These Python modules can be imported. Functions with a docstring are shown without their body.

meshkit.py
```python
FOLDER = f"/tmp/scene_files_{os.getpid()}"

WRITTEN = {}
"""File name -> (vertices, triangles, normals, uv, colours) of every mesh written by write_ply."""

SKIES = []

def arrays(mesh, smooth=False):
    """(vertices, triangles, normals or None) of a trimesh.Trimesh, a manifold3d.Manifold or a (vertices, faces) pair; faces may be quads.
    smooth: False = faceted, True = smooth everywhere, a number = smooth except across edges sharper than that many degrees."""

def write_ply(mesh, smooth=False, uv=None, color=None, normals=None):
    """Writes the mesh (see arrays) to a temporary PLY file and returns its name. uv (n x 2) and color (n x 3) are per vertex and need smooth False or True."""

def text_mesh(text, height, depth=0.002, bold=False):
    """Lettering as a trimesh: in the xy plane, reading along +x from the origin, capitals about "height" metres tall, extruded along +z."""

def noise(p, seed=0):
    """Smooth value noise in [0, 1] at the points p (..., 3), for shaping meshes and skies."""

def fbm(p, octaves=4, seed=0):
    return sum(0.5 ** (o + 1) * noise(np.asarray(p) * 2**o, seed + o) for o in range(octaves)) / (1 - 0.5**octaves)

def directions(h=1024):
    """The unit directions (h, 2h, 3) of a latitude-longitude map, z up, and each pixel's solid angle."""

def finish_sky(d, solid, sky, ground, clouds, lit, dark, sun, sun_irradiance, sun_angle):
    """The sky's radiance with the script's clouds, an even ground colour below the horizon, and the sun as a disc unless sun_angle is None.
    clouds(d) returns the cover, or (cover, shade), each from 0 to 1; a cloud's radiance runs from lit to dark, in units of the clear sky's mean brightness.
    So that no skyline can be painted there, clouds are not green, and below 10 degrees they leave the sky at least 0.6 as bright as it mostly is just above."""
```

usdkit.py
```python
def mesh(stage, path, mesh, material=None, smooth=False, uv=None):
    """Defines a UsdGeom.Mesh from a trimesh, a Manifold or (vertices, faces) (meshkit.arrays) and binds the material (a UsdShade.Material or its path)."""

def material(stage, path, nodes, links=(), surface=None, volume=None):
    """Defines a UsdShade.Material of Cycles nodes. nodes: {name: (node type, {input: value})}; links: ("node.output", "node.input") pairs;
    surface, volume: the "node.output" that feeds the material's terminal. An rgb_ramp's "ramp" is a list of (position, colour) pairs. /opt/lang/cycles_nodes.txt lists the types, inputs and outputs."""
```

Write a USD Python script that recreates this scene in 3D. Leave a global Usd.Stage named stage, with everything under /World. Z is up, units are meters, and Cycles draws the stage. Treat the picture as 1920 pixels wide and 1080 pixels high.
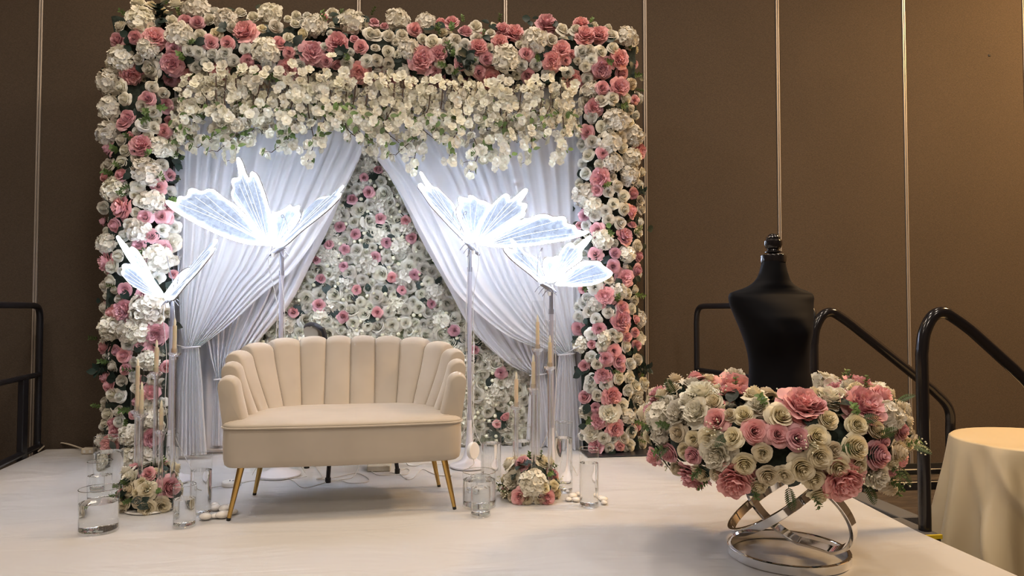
import math, random
import numpy as np
import trimesh
import shapely.geometry as sg
import usdkit
from pxr import Usd, UsdGeom, UsdLux, UsdShade, Sdf, Gf

stage = Usd.Stage.CreateInMemory()
UsdGeom.SetStageUpAxis(stage, "Z")
UsdGeom.SetStageMetersPerUnit(stage, 1.0)
UsdGeom.Xform.Define(stage, "/World")
UsdGeom.Scope.Define(stage, "/World/Looks")
PI = math.pi

# ------------------------------------------------------------------ camera, lights, exposure
FPX = 1340.0                       # focal length in pixels of the 1920 px wide frame
YAW, PITCH, EYE = math.radians(7.25), math.atan(44 / 1340.0), 1.425
C_F = np.array([math.sin(YAW) * math.cos(PITCH), math.cos(YAW) * math.cos(PITCH), math.sin(PITCH)])
C_R = np.array([math.cos(YAW), -math.sin(YAW), 0.0])
C_U = np.cross(C_R, C_F)
C_O = np.array([0.0, 0.0, EYE])
cam = UsdGeom.Camera.Define(stage, "/World/camera")
cam.CreateHorizontalApertureAttr(36.0)
cam.CreateVerticalApertureAttr(20.25)
cam.CreateFocalLengthAttr(36.0 * FPX / 1920.0)
cam.CreateClippingRangeAttr(Gf.Vec2f(0.05, 100.0))
_m = np.eye(4)
_m[0, :3], _m[1, :3], _m[2, :3], _m[3, :3] = C_R, C_U, -C_F, C_O
UsdGeom.Xformable(cam).AddTransformOp().Set(Gf.Matrix4d(_m.tolist()))
cam.CreateExposureAttr(0.72)

WARM = (1.0, 0.85, 0.70)
AMBER = (1.0, 0.62, 0.28)


def disk_light(name, x, y, z, r, power, color):
    l = UsdLux.DiskLight.Define(stage, "/World/" + name)
    l.CreateRadiusAttr(r)
    l.CreateIntensityAttr(power)
    l.CreateColorAttr(Gf.Vec3f(*color))
    UsdGeom.Xformable(l).AddTranslateOp().Set(Gf.Vec3d(x, y, z))


# the ballroom's warm ceiling lights (discs facing down)
for _i, (_x, _y, _r, _p) in enumerate([(-2.6, 1.8, 0.35, 22), (0.2, 1.2, 0.4, 18), (2.9, 1.2, 0.35, 22), (-1.3, 3.5, 0.25, 44), (1.0, 3.5, 0.25, 44),
                                       (3.2, 3.9, 0.3, 12), (-0.5, -2.5, 0.6, 17), (3.5, -2.0, 0.5, 14), (-4.5, -1.0, 0.5, 12)]):
    disk_light("ceiling_lamp_%03d" % _i, _x, _y, 5.45, _r, _p, WARM)
disk_light("amber_lamp", 6.2, 3.5, 5.45, 0.5, 105, AMBER)
disk_light("amber_lamp_001", -1.9, 5.2, 5.45, 0.2, 22, AMBER)
WING_EDGE, WING_FILM = 44.0, 0.24      # the glow of the lit butterfly wings: border and film

# ------------------------------------------------------------------ helpers
S = 0.40                              # the stage's top
STRUCT = {}
_count = {}


def numbered(parent, name):
    k = (parent, name)
    n = _count.get(k, 0)
    _count[k] = n + 1
    return name if n == 0 else "%s_%03d" % (name, n)


def ray(px, py):
    return C_R * (px - 960) / FPX - C_U * (py - 540) / FPX + C_F


def on(px, py, axis, val):
    d = ray(px, py)
    return C_O + d * (val - C_O[axis]) / d[axis]


def on_plane(px, py, p0, n):
    d = ray(px, py)
    return C_O + d * (np.dot(np.asarray(p0) - C_O, n) / np.dot(d, n))


def at_depth(px, py, z):
    return C_O + ray(px, py) * z


class Thing:
    def __init__(self, name, label=None, cat=None, loc=(0, 0, 0), group=None, kind=None, parent="/World"):
        self.path = parent + "/" + numbered(parent, name)
        self.loc = np.asarray(loc, float)
        x = UsdGeom.Xform.Define(stage, self.path)
        if np.any(self.loc):
            x.AddTranslateOp().Set(Gf.Vec3d(*map(float, loc)))
        self.prim = x.GetPrim()
        tag(self.prim, label, cat, group, kind)

    def add(self, name, mesh, mat, smooth=35, label=None, kind=None):
        """A part, its mesh given in world coordinates."""
        v, f = arr(mesh)
        path = self.path + "/" + numbered(self.path, name)
        usdkit.mesh(stage, path, (v - self.loc, f), mat, smooth)
        tag(stage.GetPrimAtPath(path), label, None, None, kind)
        return path

    def group(self, name, label=None):
        """A part that has sub-parts of its own; same origin as the thing."""
        t = Thing(name, label, parent=self.path)
        t.loc = self.loc
        return t

    def put(self, name, kind_path, m, label=None, world=True):
        """An instance of a prototype as a part, at the 4x4 matrix M (column vectors, world)."""
        m = np.array(m, float)
        if world:
            m[:3, 3] -= self.loc
        return instance(self.path, name, kind_path, m, label)


def tag(p, label=None, cat=None, group=None, kind=None):
    for k, v in (("label", label), ("category", cat), ("group", group), ("kind", kind)):
        if v:
            p.SetCustomDataByKey(k, v)


def instance(parent, name, kind_path, m, label=None, cat=None, group=None):
    path = parent + "/" + numbered(parent, name)
    x = UsdGeom.Xform.Define(stage, path)
    x.AddTransformOp().Set(Gf.Matrix4d(np.asarray(m, float).T.tolist()))
    p = x.GetPrim()
    p.GetReferences().AddInternalReference(kind_path)
    p.SetInstanceable(True)
    tag(p, label, cat, group)
    return p


def kind_class(name):
    """A class prim that instances refer to."""
    if not stage.GetPrimAtPath("/World/kinds"):
        stage.DefinePrim("/World/kinds", "Scope").SetSpecifier(Sdf.SpecifierClass)
    path = "/World/kinds/" + name
    UsdGeom.Xform.Define(stage, path)
    return path


def arr(mesh):
    if isinstance(mesh, (tuple, list)):
        v, f = np.asarray(mesh[0], float), np.asarray(mesh[1], int)
        if f.shape[1] == 4:
            f = np.vstack([f[:, [0, 1, 2]], f[:, [0, 2, 3]]])
        return v, f
    return np.array(mesh.vertices), np.array(mesh.faces)


def cat(meshes):
    vs, fs, n = [], [], 0
    for m in meshes:
        v, f = arr(m)
        vs.append(v)
        fs.append(f + n)
        n += len(v)
    return np.vstack(vs), np.vstack(fs)


def move(mesh, t=(0, 0, 0), rz=0.0, s=1.0, m=None):
    v, f = arr(mesh)
    v = v * s
    if m is not None:
        return v @ m[:3, :3].T + m[:3, 3], f
    c, d = math.cos(rz), math.sin(rz)
    return v @ np.array([[c, -d, 0], [d, c, 0], [0, 0, 1]]).T + np.asarray(t, float), f


def box(lo, hi, ch=0.004):
    """A box with chamfered edges."""
    lo, hi = np.asarray(lo, float), np.asarray(hi, float)
    c, h = (lo + hi) / 2, (hi - lo) / 2
    ch = min(ch, h.min() * 0.45)
    pts = []
    for sx in (-1, 1):
        for sy in (-1, 1):
            for sz in (-1, 1):
                s = np.array([sx, sy, sz])
                for k in range(3):
                    q = h - ch
                    q[k] = h[k]
                    pts.append(c + s * q)
    return trimesh.convex.convex_hull(np.array(pts))


def lathe(profile, n=32, loc=(0, 0, 0)):
    """A surface of revolution about z from (r, z) pairs; poles where r = 0."""
    a = np.arange(n) * 2 * PI / n
    vs, rows, fs, k = [], [], [], 0
    for r, z in profile:
        if r < 1e-6:
            vs.append([[0, 0, z]])
            rows.append([k] * n)
            k += 1
        else:
            vs.append(np.c_[r * np.cos(a), r * np.sin(a), np.full(n, z)])
            rows.append(list(range(k, k + n)))
            k += n
    for A, B in zip(rows[:-1], rows[1:]):
        for i in range(n):
            j = (i + 1) % n
            q = [A[i], A[j], B[j], B[i]]
            if A[i] != A[j]:
                fs.append(q[:3])
            if B[i] != B[j]:
                fs.append([q[0], q[2], q[3]])
    return np.vstack(vs) + np.asarray(loc, float), np.array(fs)


def smooth_path(pts, n=None, closed=False):
    """Catmull-Rom through the points."""
    p = np.asarray(pts, float)
    n = n or 6 * len(p)
    if closed:
        q = np.vstack([p[-1], p, p[0], p[1]])
        segs = len(p)
    else:
        q = np.vstack([2 * p[0] - p[1], p, 2 * p[-1] - p[-2]])
        segs = len(p) - 1
    out = []
    for t in np.linspace(0, segs, n, endpoint=not closed):
        i = min(int(t), segs - 1)
        u = t - i
        a, b, c, d = q[i], q[i + 1], q[i + 2], q[i + 3]
        out.append(0.5 * (2 * b + (c - a) * u + (2 * a - 5 * b + 4 * c - d) * u * u + (3 * b - a - 3 * c + d) * u ** 3))
    return np.array(out)


def sweep(path, radius=0.01, sides=8, closed=False, profile=None, up=None):
    """A tube (or a bar of the given (k, 2) profile) along the path. up: keeps the profile's second axis near this direction."""
    p = np.asarray(path, float)
    n = len(p)
    t = np.roll(p, -1, 0) - np.roll(p, 1, 0) if closed else np.gradient(p, axis=0)
    t /= np.linalg.norm(t, axis=1, keepdims=True) + 1e-12
    if profile is None:
        a = np.arange(sides) * 2 * PI / sides
        profile = np.c_[np.cos(a), np.sin(a)]
        rad = np.broadcast_to(radius, (n,))
    else:
        profile, rad = np.asarray(profile, float), np.ones(n)
    k = len(profile)
    if up is None:
        ref = np.array([0, 0, 1.0]) if abs(t[0, 2]) < 0.9 else np.array([1.0, 0, 0])
        x = np.cross(t[0], ref)
        X = []
        for i in range(n):
            x = x - t[i] * np.dot(x, t[i])
            x /= np.linalg.norm(x)
            X.append(x)
        X = np.array(X)
    else:
        X = np.cross(t, np.asarray(up, float))
        X /= np.linalg.norm(X, axis=1, keepdims=True)
    Y = np.cross(X, t)
    v = p[:, None] + rad[:, None, None] * (profile[None, :, 0, None] * X[:, None] + profile[None, :, 1, None] * Y[:, None])
    m = n if closed else n - 1
    i, j = np.meshgrid(np.arange(m), np.arange(k), indexing="ij")
    i2, j2 = (i + 1) % n, (j + 1) % k
    q = np.stack([i * k + j, i * k + j2, i2 * k + j2, i2 * k + j], -1).reshape(-1, 4)
    V, T = v.reshape(-1, 3), np.vstack([q[:, [0, 1, 2]], q[:, [0, 2, 3]]])
    if not closed:
        c0, c1 = len(V), len(V) + 1
        V = np.vstack([V, p[0], p[-1]])
        r = np.arange(k)
        T = np.vstack([T, np.c_[np.full(k, c0), (r + 1) % k, r], np.c_[np.full(k, c1), (n - 1) * k + r, (n - 1) * k + (r + 1) % k]])
    return V, T


def grid(P, wrap=False):
    """Triangles for a (a, b, 3) grid of points; wrap joins the second axis."""
    P = np.asarray(P)
    a, b = P.shape[:2]
    i, j = np.meshgrid(np.arange(a - 1), np.arange(b if wrap else b - 1), indexing="ij")
    j2 = (j + 1) % b
    q = np.stack([i * b + j, i * b + j2, (i + 1) * b + j2, (i + 1) * b + j], -1).reshape(-1, 4)
    return P.reshape(-1, 3), np.vstack([q[:, [0, 1, 2]], q[:, [0, 2, 3]]])


def loft(rings):
    """Closed skin over rings of equal size, capped at both ends."""
    R = np.asarray(rings, float)
    v, f = grid(R, True)
    n, k = len(v), R.shape[1]
    v = np.vstack([v, R[0].mean(0), R[-1].mean(0)])
    r = np.arange(k)
    return v, np.vstack([f, np.c_[np.full(k, n), (r + 1) % k, r], np.c_[np.full(k, n + 1), (len(R) - 1) * k + r, (len(R) - 1) * k + (r + 1) % k]])


def facing(p, n, size, roll=0.0):
    """The matrix that puts a prototype at p, its z along n."""
    n = np.asarray(n, float) / np.linalg.norm(n)
    ref = np.array([0, 0, 1.0]) if abs(n[2]) < 0.95 else np.array([0, 1.0, 0])
    x = np.cross(ref, n)
    x /= np.linalg.norm(x)
    y = np.cross(n, x)
    c, s = math.cos(roll), math.sin(roll)
    m = np.eye(4)
    m[:3, 0], m[:3, 1], m[:3, 2], m[:3, 3] = size * (c * x + s * y), size * (c * y - s * x), size * n, p
    return m


def depth_of(p):
    return float(np.dot(np.asarray(p) - C_O, C_F))


# ------------------------------------------------------------------ materials
def M(name, nodes, links=(), surface="p.BSDF", **k):
    return usdkit.material(stage, "/World/Looks/" + name, nodes, links, surface, **k)


def srgb(r, g, b):
    return tuple(((c / 255 + 0.055) / 1.055) ** 2.4 if c > 10 else c / 255 / 12.92 for c in (r, g, b))


def plain(name, color, rough=0.5, metal=0.0, **k):
    return M(name, {"p": ("principled_bsdf", {"base_color": color, "roughness": rough, "metallic": metal, **k})})


def petal_mat(name, rim, heart, vary=0.14, trans=0.15, hue=0.013):
    """Silk petals: the heart's colour runs into the rim's; each flower a little different in tone."""
    return M(name, {
        "tc": ("texture_coordinate", {}), "gr": ("gradient_texture", {"gradient_type": "spherical"}),
        "rp": ("rgb_ramp", {"ramp": [(0.0, rim), (0.35, rim), (0.85, heart), (1.0, heart)]}),
        "oi": ("object_info", {}), "mr": ("map_range", {"from_min": 0, "from_max": 1, "to_min": 1 - vary, "to_max": 1 + vary * 0.5}),
        "mh": ("map_range", {"from_min": 0, "from_max": 1, "to_min": 0.5 - hue, "to_max": 0.5 + hue}),
        "hs": ("hsv", {"saturation": 1.0, "fac": 1.0}),
        "d": ("principled_bsdf", {"roughness": 0.75, "specular_ior_level": 0.2}), "t": ("translucent_bsdf", {}), "mx": ("mix_closure", {"fac": trans})},
        [("tc.object", "gr.vector"), ("gr.fac", "rp.fac"), ("rp.color", "hs.color"), ("oi.random", "mr.value"), ("mr.result", "hs.value"),
         ("oi.random", "mh.value"), ("mh.result", "hs.hue"),
         ("hs.color", "d.base_color"), ("hs.color", "t.color"), ("d.BSDF", "mx.closure1"), ("t.BSDF", "mx.closure2")], "mx.closure")


CREAM = petal_mat("petal_cream", (0.86, 0.83, 0.73), (0.85, 0.80, 0.62))
WHITE = petal_mat("petal_white", (0.88, 0.88, 0.83), (0.84, 0.85, 0.72))
IVORY = petal_mat("petal_ivory", (0.87, 0.80, 0.63), (0.85, 0.74, 0.48))
PINK = petal_mat("petal_pink", (0.87, 0.51, 0.53), (0.79, 0.37, 0.41), vary=0.13)
BLUSH = petal_mat("petal_blush", (0.86, 0.52, 0.55), (0.77, 0.39, 0.44), vary=0.15)
WALLWHITE = petal_mat("petal_wall_white", (0.90, 0.89, 0.80), (0.86, 0.85, 0.66))
BLOSSOM = petal_mat("petal_blossom", (0.86, 0.84, 0.72), (0.86, 0.84, 0.72))
BUD = plain("bud_white", (0.80, 0.80, 0.62), 0.6)


def leaf_mat(name, col, rough=0.45):
    return M(name, {"oi": ("object_info", {}), "mr": ("map_range", {"from_min": 0, "from_max": 1, "to_min": 0.6, "to_max": 1.35}), "hs": ("hsv", {"color": col, "fac": 1.0}),
                    "d": ("principled_bsdf", {"roughness": rough}), "t": ("translucent_bsdf", {}), "mx": ("mix_closure", {"fac": 0.2})},
             [("oi.random", "mr.value"), ("mr.result", "hs.value"), ("hs.color", "d.base_color"), ("hs.color", "t.color"), ("d.BSDF", "mx.closure1"), ("t.BSDF", "mx.closure2")], "mx.closure")


LEAF = leaf_mat("leaf_dark", (0.018, 0.036, 0.028))
SPRIG = leaf_mat("leaf_light", (0.12, 0.20, 0.06), 0.5)
FERN = leaf_mat("leaf_fern", (0.06, 0.11, 0.035), 0.5)
MAT_GREEN = M("foliage_mat", {"tc": ("texture_coordinate", {}), "n": ("noise_texture", {"scale": 40.0, "detail": 4.0}),
                              "r": ("rgb_ramp", {"ramp": [(0.3, (0.010, 0.016, 0.013)), (0.7, (0.035, 0.055, 0.040))]}), "p": ("principled_bsdf", {"roughness": 0.8})},
              [("tc.object", "n.vector"), ("n.fac", "r.fac"), ("r.color", "p.base_color")])
MAT_PALE = M("pale_foliage_mat", {"tc": ("texture_coordinate", {}), "n": ("noise_texture", {"scale": 45.0, "detail": 4.0}),
                            "r": ("rgb_ramp", {"ramp": [(0.35, (0.16, 0.20, 0.11)), (0.6, (0.50, 0.54, 0.40))]}), "p": ("principled_bsdf", {"roughness": 0.8})},
             [("tc.object", "n.vector"), ("n.fac", "r.fac"), ("r.color", "p.base_color")])
TWIG = plain("twig_brown", (0.09, 0.06, 0.045), 0.8)

# wall covering: woven fabric, faint horizontal slubs
WALL = M("wall_fabric", {
    "tc": ("texture_coordinate", {}), "mp": ("mapping", {"scale": (60, 60, 420)}), "n1": ("noise_texture", {"scale": 1.0, "detail": 3.0}),
    "mp2": ("mapping", {"scale": (520, 520, 90)}), "n2": ("noise_texture", {"scale": 1.0, "detail": 2.0}),
    "n3": ("noise_texture", {"scale": 1.3, "detail": 2.0}),
    "ad": ("mix_color", {"blend_type": "mix", "fac": 0.5}), "ad2": ("mix_color", {"blend_type": "mix", "fac": 0.12}),
    "r": ("rgb_ramp", {"ramp": [(0.30, (0.032, 0.0225, 0.0150)), (0.5, (0.070, 0.0500, 0.0335)), (0.70, (0.125, 0.090, 0.061))]}),
    "b": ("bump", {"strength": 0.35, "distance": 0.004}), "p": ("principled_bsdf", {"roughness": 0.9, "sheen_weight": 0.05})},
    [("tc.object", "mp.vector"), ("mp.vector", "n1.vector"), ("tc.object", "mp2.vector"), ("mp2.vector", "n2.vector"), ("n1.color", "ad.a"), ("n2.color", "ad.b"),
     ("tc.object", "n3.vector"), ("ad.result", "ad2.a"), ("n3.color", "ad2.b"),
     ("ad2.result", "r.fac"), ("r.color", "p.base_color"), ("ad.result", "b.height"), ("b.normal", "p.normal")])
TRIM = plain("trim_aluminium", (0.46, 0.41, 0.36), 0.45, 0.6)
TRIM_GAP = plain("trim_gap", (0.06, 0.045, 0.035), 0.7)
CARPET = M("carpet_brown", {"tc": ("texture_coordinate", {}), "mp": ("mapping", {"scale": (3, 14, 1), "rotation": (0, 0, 0.5)}), "w": ("noise_texture", {"scale": 1.2, "detail": 5.0, "distortion": 1.5}),
                            "f": ("noise_texture", {"scale": 400.0}), "mx": ("mix_color", {"fac": 0.25}),
                            "r": ("rgb_ramp", {"ramp": [(0.35, (0.030, 0.021, 0.016)), (0.52, (0.060, 0.044, 0.032)), (0.66, (0.11, 0.085, 0.06))]}), "p": ("principled_bsdf", {"roughness": 0.95})},
           [("tc.object", "mp.vector"), ("mp.vector", "w.vector"), ("tc.object", "f.vector"), ("w.color", "mx.a"), ("f.color", "mx.b"), ("mx.result", "r.fac"), ("r.color", "p.base_color")])
DECK = M("deck_carpet", {"tc": ("texture_coordinate", {}), "n": ("noise_texture", {"scale": 330.0, "detail": 2.0}),
                         "r": ("rgb_ramp", {"ramp": [(0.3, (0.055, 0.052, 0.052)), (0.7, (0.15, 0.145, 0.14))]}), "p": ("principled_bsdf", {"roughness": 0.95})},
         [("tc.object", "n.vector"), ("n.fac", "r.fac"), ("r.color", "p.base_color")])
COVER = M("stage_cover", {"tc": ("texture_coordinate", {}), "mp": ("mapping", {"scale": (0.9, 2.6, 1)}), "n": ("noise_texture", {"scale": 1.6, "detail": 3.0, "distortion": 0.7}),
                          "n2": ("noise_texture", {"scale": 160.0}), "b2": ("bump", {"strength": 0.08, "distance": 0.001}),
                          "b": ("bump", {"strength": 0.5, "distance": 0.03}), "p": ("principled_bsdf", {"base_color": (0.57, 0.57, 0.575), "roughness": 0.42, "specular_ior_level": 0.4})},
          [("tc.object", "mp.vector"), ("mp.vector", "n.vector"), ("n.fac", "b.height"), ("tc.object", "n2.vector"), ("n2.fac", "b2.height"), ("b.normal", "b2.normal"), ("b2.normal", "p.normal")])
CEIL = plain("ceiling_paint", (0.62, 0.54, 0.44), 0.9)
DARKWALL = plain("far_wall_paint", (0.22, 0.17, 0.125), 0.9)
BLACK = plain("black_steel", (0.012, 0.012, 0.016), 0.35)
BLACKMATTE = plain("black_rubber", (0.012, 0.012, 0.012), 0.7)
YELLOW = plain("yellow_nosing", (0.75, 0.55, 0.02), 0.5)
VELVET = M("cream_velvet", {"tc": ("texture_coordinate", {}), "n": ("noise_texture", {"scale": 5.0, "detail": 3.0}), "f": ("noise_texture", {"scale": 500.0, "detail": 1.0}),
                            "r": ("rgb_ramp", {"ramp": [(0.3, (0.46, 0.41, 0.345)), (0.7, (0.51, 0.455, 0.385))]}), "b": ("bump", {"strength": 0.12, "distance": 0.001}),
                            "p": ("principled_bsdf", {"roughness": 0.75, "sheen_weight": 0.55, "sheen_roughness": 0.35, "sheen_tint": (1.0, 0.96, 0.9), "specular_ior_level": 0.2})},
           [("tc.object", "n.vector"), ("n.fac", "r.fac"), ("r.color", "p.base_color"), ("tc.object", "f.vector"), ("f.fac", "b.height"), ("b.normal", "p.normal")])
BRASS = plain("brass", (0.55, 0.36, 0.12), 0.22, 1.0)
CHROME = plain("chrome", (0.78, 0.78, 0.79), 0.06, 1.0)
WHITEMETAL = plain("white_enamel", (0.74, 0.74, 0.80), 0.3)
POLEGREY = plain("pole_lavender_grey", (0.46, 0.46, 0.54), 0.35)
GREYMETAL = plain("grey_metal", (0.30, 0.30, 0.34), 0.35, 0.4)
WIREGREY = plain("wire_grey", (0.35, 0.35, 0.38), 0.4)
PLASTIC = plain("white_plastic", (0.78, 0.77, 0.74), 0.35)
CABLE = plain("cable_white", (0.66, 0.65, 0.64), 0.45)
CABLEBEIGE = plain("cable_beige", (0.62, 0.55, 0.44), 0.5)
WAX = M("wax_ivory", {"p": ("principled_bsdf", {"base_color": (0.68, 0.58, 0.44), "roughness": 0.5, "subsurface_weight": 0.2, "subsurface_scale": 0.02})})
FLAME = plain("candle_flame_plastic", (0.86, 0.82, 0.66), 0.35)
PEARL = plain("pearl_glaze", (0.82, 0.78, 0.72), 0.22, 0.0, coat_weight=0.6)
BODYBLACK = M("black_jersey", {"tc": ("texture_coordinate", {}), "n": ("noise_texture", {"scale": 300.0}), "b": ("bump", {"strength": 0.1, "distance": 0.001}),
                               "p": ("principled_bsdf", {"base_color": (0.0045, 0.0048, 0.007), "roughness": 0.7, "specular_ior_level": 0.12, "sheen_weight": 0.02, "sheen_roughness": 0.4, "sheen_tint": (0.5, 0.6, 0.9)})},
              [("tc.object", "n.vector"), ("n.fac", "b.height"), ("b.normal", "p.normal")])
GLOSSBLACK = plain("black_lacquer", (0.012, 0.011, 0.013), 0.15)
SATIN = M("satin_champagne", {"tc": ("texture_coordinate", {}), "n": ("noise_texture", {"scale": 600.0}), "b": ("bump", {"strength": 0.08, "distance": 0.0006}),
                              "p": ("principled_bsdf", {"base_color": (0.68, 0.55, 0.34), "roughness": 0.5, "sheen_weight": 0.3, "sheen_tint": (1, 0.95, 0.85)})},
          [("tc.object", "n.vector"), ("n.fac", "b.height"), ("b.normal", "p.normal")])
BEIGEPAD = plain("chair_upholstery", (0.42, 0.36, 0.27), 0.8)
def thin_glass(name, tint, edge, base=0.035):
    """Clear wall: see-through face on, mirror-like towards grazing, the same from both sides."""
    return M(name, {"f": ("layer_weight", {"blend": 0.5}), "pw": ("math", {"math_type": "power", "value2": 3.2}), "ma": ("math", {"math_type": "multiply_add", "value2": edge, "value3": base, "use_clamp": True}),
                    "t": ("transparent_bsdf", {"color": tint}), "g": ("glossy_bsdf", {"color": (0.92, 0.93, 0.95), "roughness": 0.04}), "m": ("mix_closure", {})},
             [("f.facing", "pw.value1"), ("pw.value", "ma.value1"), ("ma.value", "m.fac"), ("t.BSDF", "m.closure1"), ("g.BSDF", "m.closure2")], "m.closure")


GLASS = thin_glass("clear_glass", (0.975, 0.985, 0.985), 0.42)
TUBEGLASS = thin_glass("chimney_glass", (0.975, 0.98, 0.98), 0.36)
ACRYLIC = M("clear_acrylic", {"p": ("glass_bsdf", {"color": (0.98, 0.98, 0.99), "roughness": 0.0, "IOR": 1.49}), "t": ("transparent_bsdf", {"color": (0.97, 0.97, 0.98)}), "m": ("mix_closure", {"fac": 0.45})},
            [("p.BSDF", "m.closure1"), ("t.BSDF", "m.closure2")], "m.closure")
RIMGLASS = M("rim_glass", {"p": ("glass_bsdf", {"color": (0.93, 0.95, 0.95), "roughness": 0.0, "IOR": 1.45})}, surface="p.BSDF")
WATER = M("water", {"p": ("glass_bsdf", {"color": (1.0, 1.0, 1.0), "roughness": 0.0, "IOR": 1.33}), "t": ("transparent_bsdf", {"color": (0.97, 0.985, 0.99)}), "m": ("mix_closure", {"fac": 0.04})},
          [("p.BSDF", "m.closure1"), ("t.BSDF", "m.closure2")], "m.closure")


def sheer(name, col, clear, trans):
    return M(name, {"d": ("diffuse_bsdf", {"color": col}), "t": ("translucent_bsdf", {"color": col}), "m": ("mix_closure", {"fac": trans}),
                    },
             [("d.BSDF", "m.closure1"), ("t.BSDF", "m.closure2")], "m.closure")


SHEER = sheer("chiffon_white", (0.84, 0.85, 0.88), 0.0, 0.42)
LINING = sheer("lining_white", (0.80, 0.80, 0.83), 0.0, 0.2)

WINGFILM = M("wing_film", {
    "at": ("attribute", {"attribute": "rim"}), "r": ("rgb_ramp", {"ramp": [(0.0, (1, 1, 1)), (0.09, (0.9, 0.9, 0.9)), (0.16, (0.06, 0.06, 0.06)), (0.34, (0.022, 0.022, 0.022)), (0.55, (0.004, 0.004, 0.004)), (0.8, (0.0, 0.0, 0.0)), (1.0, (0, 0, 0))]}),
    "tc": ("texture_coordinate", {}), "n": ("noise_texture", {"scale": 26.0, "detail": 3.0, "roughness": 0.7, "distortion": 1.2}), "nr": ("rgb_ramp", {"ramp": [(0.30, (0.35, 0.35, 0.35)), (0.72, (1.7, 1.7, 1.7))]}),
    "bw": ("rgb_to_bw", {}), "nb": ("rgb_to_bw", {}),
    "ma": ("math", {"math_type": "multiply_add", "value2": WING_EDGE, "value3": WING_FILM}), "mu": ("math", {"math_type": "multiply"}),
    "e": ("emission", {"color": (0.80, 0.88, 1.0)}), "tl": ("translucent_bsdf", {"color": (0.40, 0.46, 0.58)}), "df": ("diffuse_bsdf", {"color": (0.20, 0.235, 0.30)}), "m": ("mix_closure", {"fac": 0.4}), "a": ("add_closure", {})},
    [("at.fac", "r.fac"), ("r.color", "bw.color"), ("bw.val", "ma.value1"), ("tc.object", "n.vector"), ("n.fac", "nr.fac"), ("nr.color", "nb.color"), ("ma.value", "mu.value1"), ("nb.val", "mu.value2"), ("mu.value", "e.strength"),
     ("tl.BSDF", "m.closure1"), ("df.BSDF", "m.closure2"), ("m.closure", "a.closure1"), ("e.emission", "a.closure2")], "a.closure")
WINGVEIN = M("wing_vein", {"e": ("emission", {"color": (0.85, 0.91, 1.0), "strength": 1.3})}, surface="e.emission")

# ------------------------------------------------------------------ the room
def struct(name, mesh, mat, smooth=False):
    path = "/World/" + name
    usdkit.mesh(stage, path, arr(mesh), mat, smooth)
    tag(stage.GetPrimAtPath(path), kind="structure")


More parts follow.
